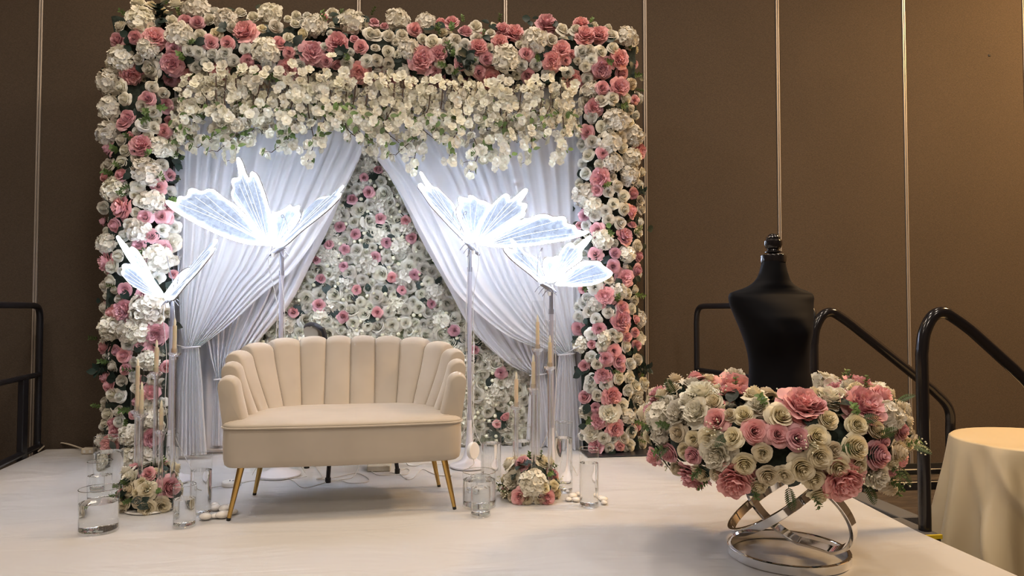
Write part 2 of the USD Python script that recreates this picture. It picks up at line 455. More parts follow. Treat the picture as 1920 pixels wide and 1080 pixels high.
WALL_Y, PANEL, TRIM0 = 5.80, 1.191, -2.890
struct("floor", box((-7, -6, -0.1), (8.2, 6.0, 0.0)), CARPET)
struct("ceiling", box((-7, -6, 5.5), (8.2, 6.0, 5.6)), CEIL)
struct("wall_left", box((-7.1, -6, 0), (-7, 6.0, 5.5)), DARKWALL)
struct("wall_right", box((8.2, -6, 0), (8.3, 6.0, 5.5)), DARKWALL)
struct("wall_front", box((-7, -6.1, 0), (8.2, -6, 5.5)), DARKWALL)
wall = Thing("wall_back", kind="structure")
wall.add("backing", box((-7, WALL_Y + 0.03, 0), (8.2, WALL_Y + 0.1, 5.5)), TRIM_GAP)
for k in range(-3, 10):
    x0 = TRIM0 + (k - 1) * PANEL
    a, b = max(-7.0, x0 + 0.014), min(8.2, x0 + PANEL - 0.014)
    if b > a:
        wall.add("panel", box((a, WALL_Y, 0.02), (b, WALL_Y + 0.03, 5.5), 0.006), WALL)
    if -6.9 < x0 < 8.1:
        for sx in (-1, 1):
            wall.add("trim_strip", box((x0 + sx * 0.0085 - 0.0065, WALL_Y - 0.008, 0.02), (x0 + sx * 0.0085 + 0.0065, WALL_Y + 0.03, 5.5), 0.003), TRIM)
p = on(1855, 104, 1, WALL_Y)
wall.add("wall_socket", box((p[0] - 0.012, WALL_Y - 0.004, p[2] - 0.010), (p[0] + 0.012, WALL_Y + 0.01, p[2] + 0.010)), BLACK)
struct("baseboard_back", box((-7, WALL_Y - 0.012, 0), (8.2, WALL_Y, 0.10), 0.004), BLACKMATTE)

# the stage: carpeted deck on a dark skirt, a white sheet over it
XL0, XL1, XR0, XR1 = -2.35, -2.76, 2.30, 2.38          # left and right edges at the front and at the back
foot = [(XL0 - 0.05, 1.7), (XR0, 1.7), (XR0, 3.1), (XR1, 3.9), (2.12, 5.74), (XL1, 5.74)]
st = Thing("stage_platform", "low black-skirted platform carrying the white sheet and the flower display", "stage")


def slab(poly, z0, z1):
    m = trimesh.creation.extrude_polygon(sg.Polygon(poly), z1 - z0, engine="earcut")
    m.apply_translation((0, 0, z0))
    return m


inset = [tuple(q) for q in np.array(sg.Polygon(foot).buffer(-0.012, join_style=2).exterior.coords)[:-1]]
st.add("skirt", slab(inset, 0.0, S - 0.05), BLACKMATTE, False)
st.add("deck", slab(inset, S - 0.05, S - 0.004), DECK, False)
# sheet: a fine grid with soft creases, laid over the deck and turned down at its edge
rng = np.random.default_rng(5)


def sheet_z(x, y):
    z = 0.0012 * np.sin(3.1 * x + 1.7 * y) ** 2
    for (ax, ay, bx, by, w, h) in [(1.3, 4.25, 2.35, 3.95, 0.035, 0.004), (1.9, 3.3, 2.3, 3.35, 0.04, 0.005), (-2.7, 4.6, -1.9, 5.0, 0.03, 0.004), (-2.6, 4.1, -1.7, 4.3, 0.03, 0.004), (0.9, 2.95, 2.2, 2.6, 0.05, 0.004),
                                   (-2.2, 3.3, -1.2, 3.55, 0.03, 0.003), (0.35, 3.9, 1.8, 4.05, 0.025, 0.003), (1.55, 3.0, 1.9, 2.35, 0.05, 0.006)]:
        d = np.array([bx - ax, by - ay])
        L = np.hypot(*d)
        d = d / L
        u = (x - ax) * d[0] + (y - ay) * d[1]
        w_ = -(x - ax) * d[1] + (y - ay) * d[0]
        z = z + h * np.exp(-(w_ / w) ** 2) * np.clip(u / 0.15, 0, 1) * np.clip((L - u) / 0.15, 0, 1)
    return z


ys = np.linspace(1.7, 5.74, 120)
xl = np.interp(ys, [1.7, 5.74], [foot[0][0], XL1])
xr = np.interp(ys, [1.7, 3.1, 3.9, 5.74], [XR0, XR0, XR1, 2.12])
U = np.linspace(0, 1, 150)
X = xl[:, None] + (xr - xl)[:, None] * U[None]
Y = np.repeat(ys[:, None], len(U), 1)
edge = np.minimum(np.minimum(U, 1 - U)[None] * 5.0, 10.0) + 0 * Y
Z = S + sheet_z(X, Y) * np.clip(edge * 10, 0, 1)
P = np.stack([X, Y, Z], -1)
lo_l, lo_r = P[:, :1].copy(), P[:, -1:].copy()
lo_l[..., 2] -= 0.03
lo_r[..., 2] -= 0.03
lo_l[..., 0] -= 0.004
lo_r[..., 0] += 0.004
cover = Thing("stage_cover", "white satin-finish sheet laid over the whole stage floor", "floor sheet")
cover.add("sheet", grid(np.concatenate([lo_l, P, lo_r], 1)), COVER, 50)

# ------------------------------------------------------------------ flower prototypes (unit radius, opening along +z)
def petal(theta, width, r0, r1, z0, z1, flare=0.0, nu=6, nv=4, ruffle=0.0, rng=None, tipdrop=0.22, cup=0.0):
    u = np.linspace(-1, 1, nu)
    v = np.linspace(0, 1, nv)
    V, Uu = np.meshgrid(v, u, indexing="ij")
    ph = rng.uniform(0, 6.28) if rng is not None else 0
    a = theta + Uu * width / 2 * (0.35 + 0.65 * np.sin(np.clip(V * 1.15 + 0.15, 0, 1) * PI / 2))
    r = r0 + (r1 - r0) * V ** 0.8 + flare * V ** 3 * (1 - 0.35 * Uu ** 2) - cup * Uu ** 2 * V * 0.5
    z = z0 + (z1 - z0) * V ** 1.1 - tipdrop * np.abs(Uu) ** 2.4 * V ** 2 - 0.5 * flare * V ** 4
    r = r + ruffle * np.sin(4.5 * Uu + ph) * V ** 2
    z = z + 0.6 * ruffle * np.cos(5.5 * Uu + 2 * ph) * V ** 2
    return grid(np.stack([r * np.cos(a), r * np.sin(a), z], -1))


def rose_mesh(seed, open_=1.0):
    """A spiral rose: closed bud, then rings of petals with curled lips, each overlapping the next."""
    g = np.random.default_rng(seed)
    out = [lathe([(0.11, -0.2), (0.10, 0.4), (0.06, 0.70), (0, 0.74)], 7)]
    # (count, r rim, rim height, lip, width)
    for n, r1, zt, lip, w in [(3, 0.10, 0.84, 0.03, 2.9), (3, 0.19, 0.82, 0.06, 2.6), (4, 0.29, 0.77, 0.09, 2.1), (4, 0.39, 0.72, 0.11, 2.0),
                              (5, 0.50, 0.63, 0.14, 1.8), (5, 0.61, 0.50, 0.18, 1.7), (5, 0.70, 0.35, 0.22 * open_, 1.6), (5, 0.76, 0.16, 0.24 * open_, 1.55)]:
        off = g.uniform(0, 6.28)
        for k in range(n):
            th = off + k * 2 * PI / n + g.normal(0, 0.12)
            tilt_, lp = g.normal(0, 0.05), lip * g.uniform(0.6, 1.35)
            nu, nv = 6, 6
            V, Uu = np.meshgrid(np.linspace(0, 1, nv), np.linspace(-1, 1, nu), indexing="ij")
            a = th + Uu * w / 2 * (0.5 + 0.5 * np.sin(np.clip(V * 1.1 + 0.1, 0, 1) * PI / 2))
            rr = r1 * g.uniform(0.94, 1.05)
            r = 0.4 * rr + 0.6 * rr * V ** 0.6 + lp * V ** 4 * (1 - 0.75 * Uu ** 2) + 0.05 * rr * Uu + 0.016 * np.sin(4 * Uu + 3 * th) * V ** 2
            zz = -0.3 + (zt + 0.3 + tilt_) * V - 0.17 * np.abs(Uu) ** 2.4 * V ** 2 - 0.75 * lp * V ** 7
            out.append(grid(np.stack([r * np.cos(a), r * np.sin(a), zz], -1)))
    return cat(out)


def peony_mesh(seed):
    g = np.random.default_rng(seed)
    out = [lathe([(0.3, -0.2), (0.32, 0.2), (0.2, 0.45), (0, 0.52)], 8)]
    for n, r0, r1, zt, fl, w in [(7, 0.02, 0.10, 0.72, 0.10, 1.5), (9, 0.05, 0.22, 0.74, 0.12, 1.4), (11, 0.10, 0.36, 0.70, 0.13, 1.2), (12, 0.14, 0.50, 0.60, 0.16, 1.1), (11, 0.18, 0.62, 0.44, 0.18, 1.1), (10, 0.2, 0.74, 0.24, 0.2, 1.15), (9, 0.2, 0.84, 0.0, 0.2, 1.25)]:
        off = g.uniform(0, 6.28)
        for k in range(n):
            out.append(petal(off + k * 2 * PI / n + g.normal(0, 0.25), w * g.uniform(0.8, 1.2), r0, r1 * g.uniform(0.84, 1.12), -0.3, zt + g.normal(0, 0.07), fl * g.uniform(0.4, 1.7), 7, 4, 0.06, g, 0.10))
    return cat(out)


def spoon(n, length, width, droop, rng, lift=0.0, r0=0.03):
    """A flat flower of n rounded petals about the origin, facing +z."""
    out, off = [], rng.uniform(0, 6.28)
    for k in range(n):
        a = off + k * 2 * PI / n + rng.normal(0, 0.08)
        c, s = math.cos(a), math.sin(a)
        L, W = length * rng.uniform(0.9, 1.1), width * rng.uniform(0.9, 1.1)
        prof = [(r0, 0, 0.0), (0.45 * L, -0.8 * W, lift * 0.5 + 0.10 * L), (0.5 * L, 0, lift * 0.4), (0.45 * L, 0.8 * W, lift * 0.5 + 0.10 * L), (0.88 * L, -0.6 * W, lift + droop + 0.06 * L), (L, 0, lift + droop), (0.88 * L, 0.6 * W, lift + droop + 0.06 * L)]
        v = np.array([(x * c - y * s, x * s + y * c, z) for x, y, z in prof])
        out.append((v, np.array([(0, 2, 1), (0, 3, 2), (1, 2, 4), (2, 5, 4), (2, 3, 6), (2, 6, 5)])))
    return cat(out)


def hydrangea_mesh(seed, n=56):
    g = np.random.default_rng(seed)
    out = []
    for k in range(n):
        z = 1 - 1.25 * (k + 0.5) / n
        r = math.sqrt(max(0, 1 - z * z))
        a = k * 2.39996 + g.normal(0, 0.15)
        d = np.array([r * math.cos(a), r * math.sin(a), z])
        m = facing(d * np.array([0.80, 0.80, 0.64]) * g.uniform(0.86, 1.08), d + g.normal(0, 0.36, 3), g.uniform(0.95, 1.25), g.uniform(0, 6.28))
        out.append(move(spoon(4, 0.27, 0.185, 0.02, g, 0.05), m=m))
    return cat(out)


def leaf_mesh(bend=0.25, nu=3, nv=6, width=0.36):
    v = np.linspace(0, 1, nv)
    rows = []
    for t in v:
        w = width * math.sin(PI * t ** 0.85) ** 0.9 + 0.012
        rows.append([(-w, t, -bend * t * t + 0.16 * w), (0, t, -bend * t * t), (w, t, -bend * t * t + 0.16 * w)])
    return grid(np.array(rows))


def sprig_mesh(seed, n=16, size=0.16):
    """A filler twig of small oval leaves."""
    g = np.random.default_rng(seed)
    lf, stem, tw = leaf_mesh(0.2, width=0.33), [], []
    path = smooth_path([(0, 0, -0.2), (g.normal(0, .05), 0.02, 0.35), (g.normal(0, .1), g.normal(0, .1), 0.95)], 14)
    tw.append(sweep(path, 0.012, 4))
    for k in range(n):
        p = path[3 + int(10 * k / n)]
        d = np.array([math.cos(k * 2.4), math.sin(k * 2.4), 0.6 + 0.4 * g.random()])
        m = np.eye(4)
        y = d / np.linalg.norm(d)
        x = np.cross(y, [0, 0, 1.0])
        x /= np.linalg.norm(x)
        m[:3, 0], m[:3, 1], m[:3, 2], m[:3, 3] = x * size * 1.9, y * size * 1.9, np.cross(x, y) * size * 1.9, p
        stem.append(move(lf, m=m))
    return cat(stem), cat(tw)


def fern_mesh(n=12):
    out, v = [], leaf_mesh(0.1, nv=4, width=0.105)
    path = smooth_path([(0, 0, 0), (0, 0.5, 0.05), (0, 1.0, -0.12)], n + 2)
    out.append(sweep(path, 0.010, 4))
    for k in range(1, n + 1):
        L = 0.27 * math.sin(PI * (0.15 + 0.83 * k / (n + 1))) ** 0.8 + 0.02
        for s in (-1, 1):
            a = s * 1.0
            m = np.eye(4)
            y, x = np.array([math.sin(a), math.cos(a), -0.1]), np.array([math.cos(a), -math.sin(a), 0])
            m[:3, 0], m[:3, 1], m[:3, 2], m[:3, 3] = x * L, y * L, np.array([0, 0, L]), path[k]
            out.append(move(v, m=m))
    return cat(out)


def bud_mesh():
    return lathe([(0, -0.5), (0.30, -0.42), (0.5, -0.1), (0.48, 0.2), (0.28, 0.5), (0, 0.62)], 10)


def sepal_mesh():
    lf = leaf_mesh(-0.1, width=0.22)
    out = [lathe([(0, -0.62), (0.12, -0.55), (0.26, -0.30), (0.2, -0.2), (0, -0.2)], 8)]
    for k in range(5):
        m = facing((0, 0, -0.32), (0, 0, 1), 0.95, k * 2 * PI / 5)
        out.append(move(lf, m=m))
    return cat(out)


KINDS = {}


def make_kind(name, parts):
    path = kind_class(name)
    for pn, mesh, mat, sm in parts:
        usdkit.mesh(stage, path + "/" + pn, arr(mesh), mat, sm)
    KINDS[name] = path
    return path


SEP = sepal_mesh()
for i in range(2):
    RM = rose_mesh(10 + i, 0.8 + 0.5 * i)
    for nm, mt in (("cream_rose", CREAM), ("pink_rose", BLUSH), ("ivory_rose", IVORY), ("white_rose", WHITE), ("wall_rose", WALLWHITE)):
        make_kind("%s_%d" % (nm, i), [("petals", RM, mt, 50), ("sepals", SEP, LEAF, 50)])
    PM = peony_mesh(30 + i)
    for nm, mt in (("pink_peony", PINK), ("white_peony", CREAM)):
        make_kind("%s_%d" % (nm, i), [("petals", PM, mt, 50), ("sepals", SEP, LEAF, 50)])
    HM = hydrangea_mesh(50 + i)
    core = move(trimesh.creation.icosphere(2, 0.66), m=np.diag([1.0, 1.0, 0.78, 1.0]))
    for nm, mt in (("hydrangea", CREAM), ("wall_hydrangea", WALLWHITE)):
        make_kind("%s_%d" % (nm, i), [("florets", HM, mt, 50), ("heart", core, mt, True)])
make_kind("leaf", [("blade", leaf_mesh(), LEAF, True)])
make_kind("fern", [("frond", fern_mesh(), FERN, False)])
for i in range(2):
    a, b = sprig_mesh(70 + i)
    make_kind("sprig_%d" % i, [("leaves", a, SPRIG, True), ("twig", b, TWIG, True)])
a, b = sprig_mesh(77, 14, 0.26)
make_kind("dark_sprig", [("leaves", a, LEAF, True), ("twig", b, TWIG, True)])
g = np.random.default_rng(8)
bb, tt = [], []
for k in range(14):
    e = np.array([g.normal(0, .35), g.normal(0, .35), g.uniform(0.5, 1.05)])
    bb.append(move(bud_mesh(), t=e, s=0.13))
    tt.append(sweep(smooth_path([(0, 0, -0.2), e * np.array([.5, .5, .4]), e], 6), 0.010, 4))
make_kind("berry_sprig", [("buds", cat(bb), BUD, True), ("twig", cat(tt), SPRIG, True)])
make_kind("bud", [("bud", bud_mesh(), BUD, True), ("sepals", move(SEP, (0, 0, 0.1), s=0.6), SPRIG, 50)])

# key: letter -> (part name, prototype stem, default radius in photo pixels)
FL = {"P": ("pink_peony", "pink_peony", 21), "p": ("pink_rose", "pink_rose", 14.5), "h": ("hydrangea", "hydrangea", 25), "c": ("cream_rose", "cream_rose", 12.5), "W": ("white_peony", "white_peony", 19), "w": ("white_rose", "white_rose", 12.5), "i": ("cream_rose", "ivory_rose", 13)}


def parse(text, ox, oy, sc):
    """'P 405,270 520,425;...' in a crop's pixels -> [(letter, px, py, radius px or None)]"""
    out = []
    for seg in text.split(";"):
        t = seg.split()
        for q in t[1:]:
            n = [float(a) for a in q.split(",")]
            out.append((t[0], ox + n[0] / sc, oy + n[1] / sc, n[2] / sc if len(n) > 2 else None))
    return out


def plant(thing, letter, p, n, size, g, jitter=0.18):
    name, stem_, _ = FL[letter]
    n = np.asarray(n, float) / np.linalg.norm(n) + g.normal(0, jitter, 3)
    thing.put(name, KINDS["%s_%d" % (stem_, g.integers(2))], facing(p, n, size, g.uniform(0, 6.28)))


def leaf_at(thing, p, n, size, g, kind="leaf", name=None):
    """A leaf growing outwards and sideways from p, its face towards n."""
    n = np.asarray(n, float) / np.linalg.norm(n)
    a = g.uniform(0, 6.28)
    t = np.cross(n, [0.3, 0.2, 0.93])
    t /= np.linalg.norm(t)
    y = math.cos(a) * t + math.sin(a) * np.cross(n, t) + 0.35 * n
    y /= np.linalg.norm(y)
    x = np.cross(y, n)
    x /= np.linalg.norm(x)
    m = np.eye(4)
    m[:3, 0], m[:3, 1], m[:3, 2], m[:3, 3] = x * size, y * size, np.cross(x, y) * size, p
    thing.put(name or kind, KINDS[kind], m)

# ------------------------------------------------------------------ the floral arch
AY = 5.05
A1 = "P 405,270 520,425 250,500 1010,230 1465,360 1635,300 840,485,68 1300,460,65 1255,560,48 1780,485,66 315,990;" \
     "p 780,300 610,160 690,170 275,265 530,330 895,300 1030,410 1240,300 1305,360,45 1790,325 355,675,55 465,715 230,795 205,840 455,890 115,1010 1555,415,48 500,530,48 165,280;" \
     "h 320,160,100 680,85 1180,115,80 570,250 1150,350,90 1730,170 110,560 120,740 110,900 190,400 430,1000,75 1480,190,80 360,330,70 880,150,75;" \
     "w 630,345 695,355 795,370 880,360 750,425 850,410 935,410 1015,340 1385,440 1400,520 1180,535 680,450 1700,430 1680,505 1165,445 335,850,52 1830,410;" \
     "c 925,200 520,160 380,460,62 380,595 190,590 210,675 320,720 385,760 390,865 190,950 710,250 770,150 880,110 980,110 1065,135 1215,195 1305,270 1600,110 1850,245 215,1020 430,540 450,640 185,195;" \
     "W 545,55,50 290,45,50"
A2 = "P 325,410,85 440,370,60 85,540,75 430,545,75 575,600,75 790,535,75 705,330,65 1165,175,68 950,240,65 870,220,55 1425,255,68 1520,250,62 1400,180,55 1200,415,68 1265,345,60 1540,465,68 1650,405,65 1650,595,65 1345,540,58 1490,730,60 1770,1020,60 850,295,55;" \
     "p 280,215,55 530,170,52 620,230,50 590,430 715,485 1040,505 1665,495 1545,600 1450,895 1550,1035 760,400 1030,370,52 240,540,40 1430,575,40 420,480,40;" \
     "h 165,150,80 350,175,75 890,400,95 1080,290,90 1700,270,75 1470,610,60 1630,820,90 1740,920,75 1590,970,80 240,340,70;" \
     "c 105,255 195,250 100,355 160,375,30 105,430 25,410 400,300,55 490,295,35 555,285 590,370,50 650,465 1200,285 1455,350 1430,450,40 1610,335 1530,360 1600,255 1610,670 1535,685 1440,690 1540,860 1480,960 1670,1000 1270,215 1365,220 690,195 790,240,35 1660,930 1690,670 700,270,40 450,430,40 20,250;" \
     "w 200,480 320,550 100,485 620,320 1000,440 1310,490 1400,355 1470,405 905,535 925,595 1095,440 1000,585,35 1110,560,40 1480,790 1440,525 1180,500 540,330,40 30,500,40 300,600,35 1420,980,45"
A3 = "P 160,330 175,910 335,1040 80,640,55; p 160,150 350,210 280,385,44 365,380 310,490 250,540 380,560 125,430 175,790 290,610 270,815 410,150,36 110,920 400,330 400,390,36 75,160,36;" \
     "h 290,130,80 340,620,85 290,880,85 100,1000,75 130,230,75 320,300,65 80,530,60 250,460,65 200,1020,70; c 160,75 90,90 370,90 245,210 260,290 200,425 140,600 100,740 70,890 350,960,30 60,330,40 105,660,40 205,690,36 70,770,36;" \
     "w 410,240 170,490 370,455 430,440 350,720,40 235,720,36; W 420,520,50"
A4 = "P 140,50,45 265,160,42 240,410,36 245,610,42 75,640,40; p 55,215 105,230,28 135,250 140,310,28 60,345 75,380 200,200,28 305,300,28 100,580 85,545,25;" \
     "h 100,130,50 215,60,60 190,150,55 230,270,45 235,520,50 160,600,50 200,700,50 150,700,45; c 90,295 125,360 85,420 55,450,24 65,505 115,495 60,545 240,455 250,355 130,710 60,250,20 90,600,26; w 120,430 115,538 150,200 45,560,22; c 130,770 100,700 210,770 245,760,26"
A6 = "P 1275,165,58 1400,490,50 1300,825,56 1385,960,58 1405,720,48; p 1295,20,34 1260,235,36 1190,375,34 1260,455 1435,350 1450,250,36 1345,660 1250,590 1355,585,36 1475,600,36 1470,680,36 1270,1010 1160,1005 1390,890 1415,1055,34 1460,1030,30 1165,430,24 1185,790,26;" \
     "h 1345,80,55 1440,55,60 1430,150,60 1195,260,70 1290,510,60 1415,590,50 1370,800,50 1240,870,40 1240,330,55; c 1215,35 1365,210 1320,240 1400,265 1305,350 1345,310 1250,370 1320,395 1400,340 1380,415 1495,340,28 1495,130,30 1470,550 1320,915 1220,910 1340,1040 1440,895,30 1260,880,30 1420,810,30 1210,480,26 1480,470,26;" \
     "w 1200,140 1200,430,28 1195,590 1165,945 1255,955 1250,780,50 1205,840,36 1225,700,30"
A7 = "P 790,105,48 750,445,46 765,600,40 715,350,38 690,560,38 680,680,36; W 740,530,48 665,620,40 850,460,40; p 605,135,30 697,140,28 793,40,24 815,175,24 850,155,18 665,210,24 760,240 725,275 780,285 632,310,30 635,450,35 860,590,22 790,320,24 680,500,26 785,675,26 840,600,24;" \
     "h 615,210,38 720,180,38 640,520,34 820,540,34; c 607,85,26 655,55,24 690,35,24 710,215 775,175 810,220 690,300 860,280 780,365 825,360 850,400 890,390 690,445 870,535,30 835,610 715,640 890,580,22 740,685,26 825,670 880,670,28 800,640 890,610 840,50,20 870,430,24 885,490,22 655,270,26;" \
     "w 685,95,24 738,65,28 630,20 665,165 665,265,28 830,300 660,375 725,395 820,420 655,405 625,630,22 600,40,22"
keys = parse(A1, 180, 0, 3.6) + parse(A2, 700, 0, 3.6) + parse(A3, 180, 280, 3.0) + parse(A4, 180, 560, 2.347) + parse(A6, 700, 280, 3.0) + parse(A7, 840, 560, 2.455)
ARCH = sg.Polygon([(226, 70), (262, 8), (330, 8), (420, 22), (600, 34), (800, 42), (960, 52), (1020, 36), (1060, 46), (1120, 50), (1184, 62), (1192, 130), (1190, 200), (1200, 330), (1200, 430), (1192, 520), (1190, 620), (1202, 720), (1206, 842),
                   (1102, 842), (1098, 740), (1082, 640), (1092, 540), (1082, 420), (1090, 300), (1098, 200), (1086, 150), (1020, 152), (900, 166), (760, 160), (600, 148), (480, 142), (360, 140), (336, 170), (326, 300), (330, 420), (326, 520), (312, 640), (306, 740), (300, 862),
                   (206, 862), (196, 740), (192, 650), (200, 520), (198, 400), (200, 300), (204, 200), (212, 130)])


def arch_surface(px, py):
    """Point and outward normal on the bulging face of the arch behind a pixel."""
    nx, nz = 0.0, 0.0
    if py > 150:
        x0, x1 = (200.0, 328.0) if px < 700 else (1086.0, 1202.0)
        nx = np.clip((px - (x0 + x1) / 2) / ((x1 - x0) / 2), -1.15, 1.15)
    else:
        c = 85 + (px - 260) * 0.022
        nz = -np.clip((py - c) / 68.0, -1.15, 1.15)
        if px < 260:
            nx = -np.clip((260 - px) / 50, 0, 1)
        elif px > 1140:
            nx = np.clip((px - 1140) / 50, 0, 1)
    d = min(1.2, math.hypot(nx, nz))
    p = on(px, py, 1, AY + 0.16 * d ** 2.2)
    return p, np.array([0.85 * nx, -1.0, 0.85 * nz])


arch = Thing("floral_arch", "square arch of cream and pink silk flowers framing the white drapes", "floral arch")
xs = {k: on(*k, 1, 5.2)[0] for k in [(208, 500), (306, 500), (1100, 500), (1190, 500)]}
xa, xb, xc, xd = xs.values()
ztop = on(700, 50, 1, 5.2)[2]
zbeam = on(700, 135, 1, 5.2)[2]
g = np.random.default_rng(3)


def foliage_block(lo, hi, step=0.07):
    """A bumpy block of dark foliage."""
    m = trimesh.creation.box(extents=np.subtract(hi, lo))
    m.apply_translation((np.add(lo, hi)) / 2)
    m = m.subdivide_to_size(step)
    v = np.array(m.vertices)
    from meshkit import noise
    c = (np.add(lo, hi)) / 2
    v = v + 0.03 * (noise(v * 14) - 0.5)[:, None] * np.sign(v - c)
    return v, np.array(m.faces)


arch.add("foliage_mat", foliage_block((xa, 5.15, S + 0.012), (xb, 5.38, ztop - 0.05)), MAT_GREEN, 60)
arch.add("foliage_mat", foliage_block((xc, 5.15, S + 0.012), (xd, 5.38, ztop - 0.05)), MAT_GREEN, 60)
arch.add("foliage_mat", foliage_block((xb - 0.02, 5.15, zbeam), (xc + 0.02, 5.38, ztop - 0.05)), MAT_GREEN, 60)
arch.add("base_plate", box((xc - 0.06, 4.93, S + 0.002), (xd + 0.16, 5.42, S + 0.010), 0.003), BLACK)
arch.add("base_plate", box((xa + 0.03, 5.06, S + 0.002), (xb - 0.02, 5.42, S + 0.010), 0.003), BLACK)
for xx in (xa + 0.05, xb - 0.05, xc + 0.05, xd - 0.05):
    arch.add("frame_post", sweep([(xx, 5.40, S + 0.008), (xx, 5.40, ztop - 0.06)], 0.018, 10), BLACK)
disks = []
for (t, px, py, r) in keys:
    r = r or FL[t][2]
    p, n = arch_surface(px, py)
    sz = r * depth_of(p) / FPX
    p[2] = max(p[2], S + 0.85 * sz)
    plant(arch, t, p + n / np.linalg.norm(n) * 0.02, n, sz * 1.08, g)
    disks.append((px, py, r))
# gaps: smaller roses, then leaves
minx, miny, maxx, maxy = ARCH.bounds
D = np.array(disks)
added = 0
for k in range(9000):
    px, py = g.uniform(minx, maxx), g.uniform(miny, maxy)
    if not ARCH.contains(sg.Point(px, py)):
        continue
    r = g.uniform(8.5, 12.5)
    if np.any(np.hypot(D[:, 0] - px, D[:, 1] - py) < (D[:, 2] + r) * 0.74):
        continue
    t = g.choice(["c", "w", "p", "i"], p=[0.42, 0.2, 0.26, 0.12])
    p, n = arch_surface(px, py)
    p[2] = max(p[2], S + 0.06)
    plant(arch, t, p + n * 0.01, n, r * depth_of(p) / FPX * 1.05, g, 0.3)
    D = np.vstack([D, (px, py, r)])
    added += 1
    if added > 170:
        break
nl = 0
for k in range(6000):
    px, py = g.uniform(minx, maxx), g.uniform(miny, maxy)
    if not ARCH.buffer(3).contains(sg.Point(px, py)) or np.any(np.hypot(D[:, 0] - px, D[:, 1] - py) < D[:, 2] * 0.85):
        continue
    p, n = arch_surface(px, py)
    if nl % 4 == 3:
        arch.put("filler_sprig", KINDS["sprig_%d" % g.integers(2)], facing(p + n * 0.02, n + g.normal(0, .5, 3), g.uniform(0.06, 0.10), g.uniform(0, 6)))
    else:
        leaf_at(arch, p + n * g.uniform(0.0, 0.04), n, g.uniform(0.05, 0.09), g)
    nl += 1
    if nl >= 300:
        break
# dark eucalyptus shoots at the corner and beside the columns
for (px, py, s) in [(296, 40, 0.11), (304, 44, 0.13), (1192, 360, 0.09), (1196, 690, 0.12), (1202, 800, 0.12), (206, 690, 0.13), (640, 105, 0.12), (870, 120, 0.16), (1085, 640, 0.08)]:
    p, n = arch_surface(px, py)
    arch.put("dark_sprig", KINDS["dark_sprig"], facing(p, n * 0.5 + np.array([0, -0.3, 0.9 if py < 100 else 0.1]), s, g.uniform(0, 6)))
# the far side and the outer cheeks, so that the arch is whole from the side
for k in range(46):
    side = g.integers(3)
    z = g.uniform(S + 0.1, ztop - 0.1)
    if side == 0:
        p, n = np.array([xd + 0.03, g.uniform(5.2, 5.36), z]), (1, -0.2, 0)
    elif side == 1:
        p, n = np.array([xa - 0.03, g.uniform(5.2, 5.36), z]), (-1, -0.2, 0)
    else:
        p, n = np.array([g.uniform(xa, xd), g.uniform(5.2, 5.36), ztop - 0.02]), (0, -0.2, 1)
    plant(arch, g.choice(["c", "p", "h", "w"]), p, n, g.uniform(0.045, 0.075), g)

# ------------------------------------------------------------------ blossom sprays hanging from the beam
def spray(name, L, n, seed):
    path = kind_class(name)
    g = np.random.default_rng(seed)
    br = smooth_path([(0, 0, 0.05), (g.normal(0, .02), -.02, -L * .35), (g.normal(0, .035), g.normal(0, .02), -L * .7), (g.normal(0, .04), g.normal(0, .03), -L)], 16)
    twigs = [sweep(br, np.linspace(0.005, 0.0022, 16), 5)]
    for k in range(n):
        t = float(np.clip((k + 0.5) / n + g.normal(0, 0.03), 0, 1)) ** 1.2
        c = br[min(15, int(t * 15.99))]
        w = (0.085 + 0.02 * math.sin(k * 1.7)) * (1 - 0.78 * t) + 0.014
        o = np.array([g.normal(0, .7), g.normal(-0.25, .55), g.normal(0, .4)])
        p = c + o * w
        d = o + np.array([0, -0.9, 0.0]) + g.normal(0, .35, 3)
        s = 0.034 * g.uniform(0.85, 1.15)
        fl = cat([spoon(5, 1.0, 0.62, 0.10, g, 0.15), spoon(3, 0.6, 0.42, 0.3, g, 0.25)])
        usdkit.mesh(stage, path + "/" + numbered(path, "blossom"), move(fl, m=facing(p, d, s, g.uniform(0, 6))), BLOSSOM, 60)
        if k % 3 == 0:
            twigs.append(sweep([c, (c + p) / 2 + (0, 0, .005), p], 0.0015, 4))
    usdkit.mesh(stage, path + "/branch", cat(twigs), TWIG, True)
    for k in range(5):
        c = br[g.integers(5, 15)]
        m = facing(c + g.normal(0, .02, 3) + (0, -0.03, 0), (g.normal(0, .5), -1, .4), 0.055, g.uniform(0, 6))
        usdkit.mesh(stage, path + "/" + numbered(path, "leaf"), move(leaf_mesh(width=0.28), m=m), SPRIG, True)
    return path


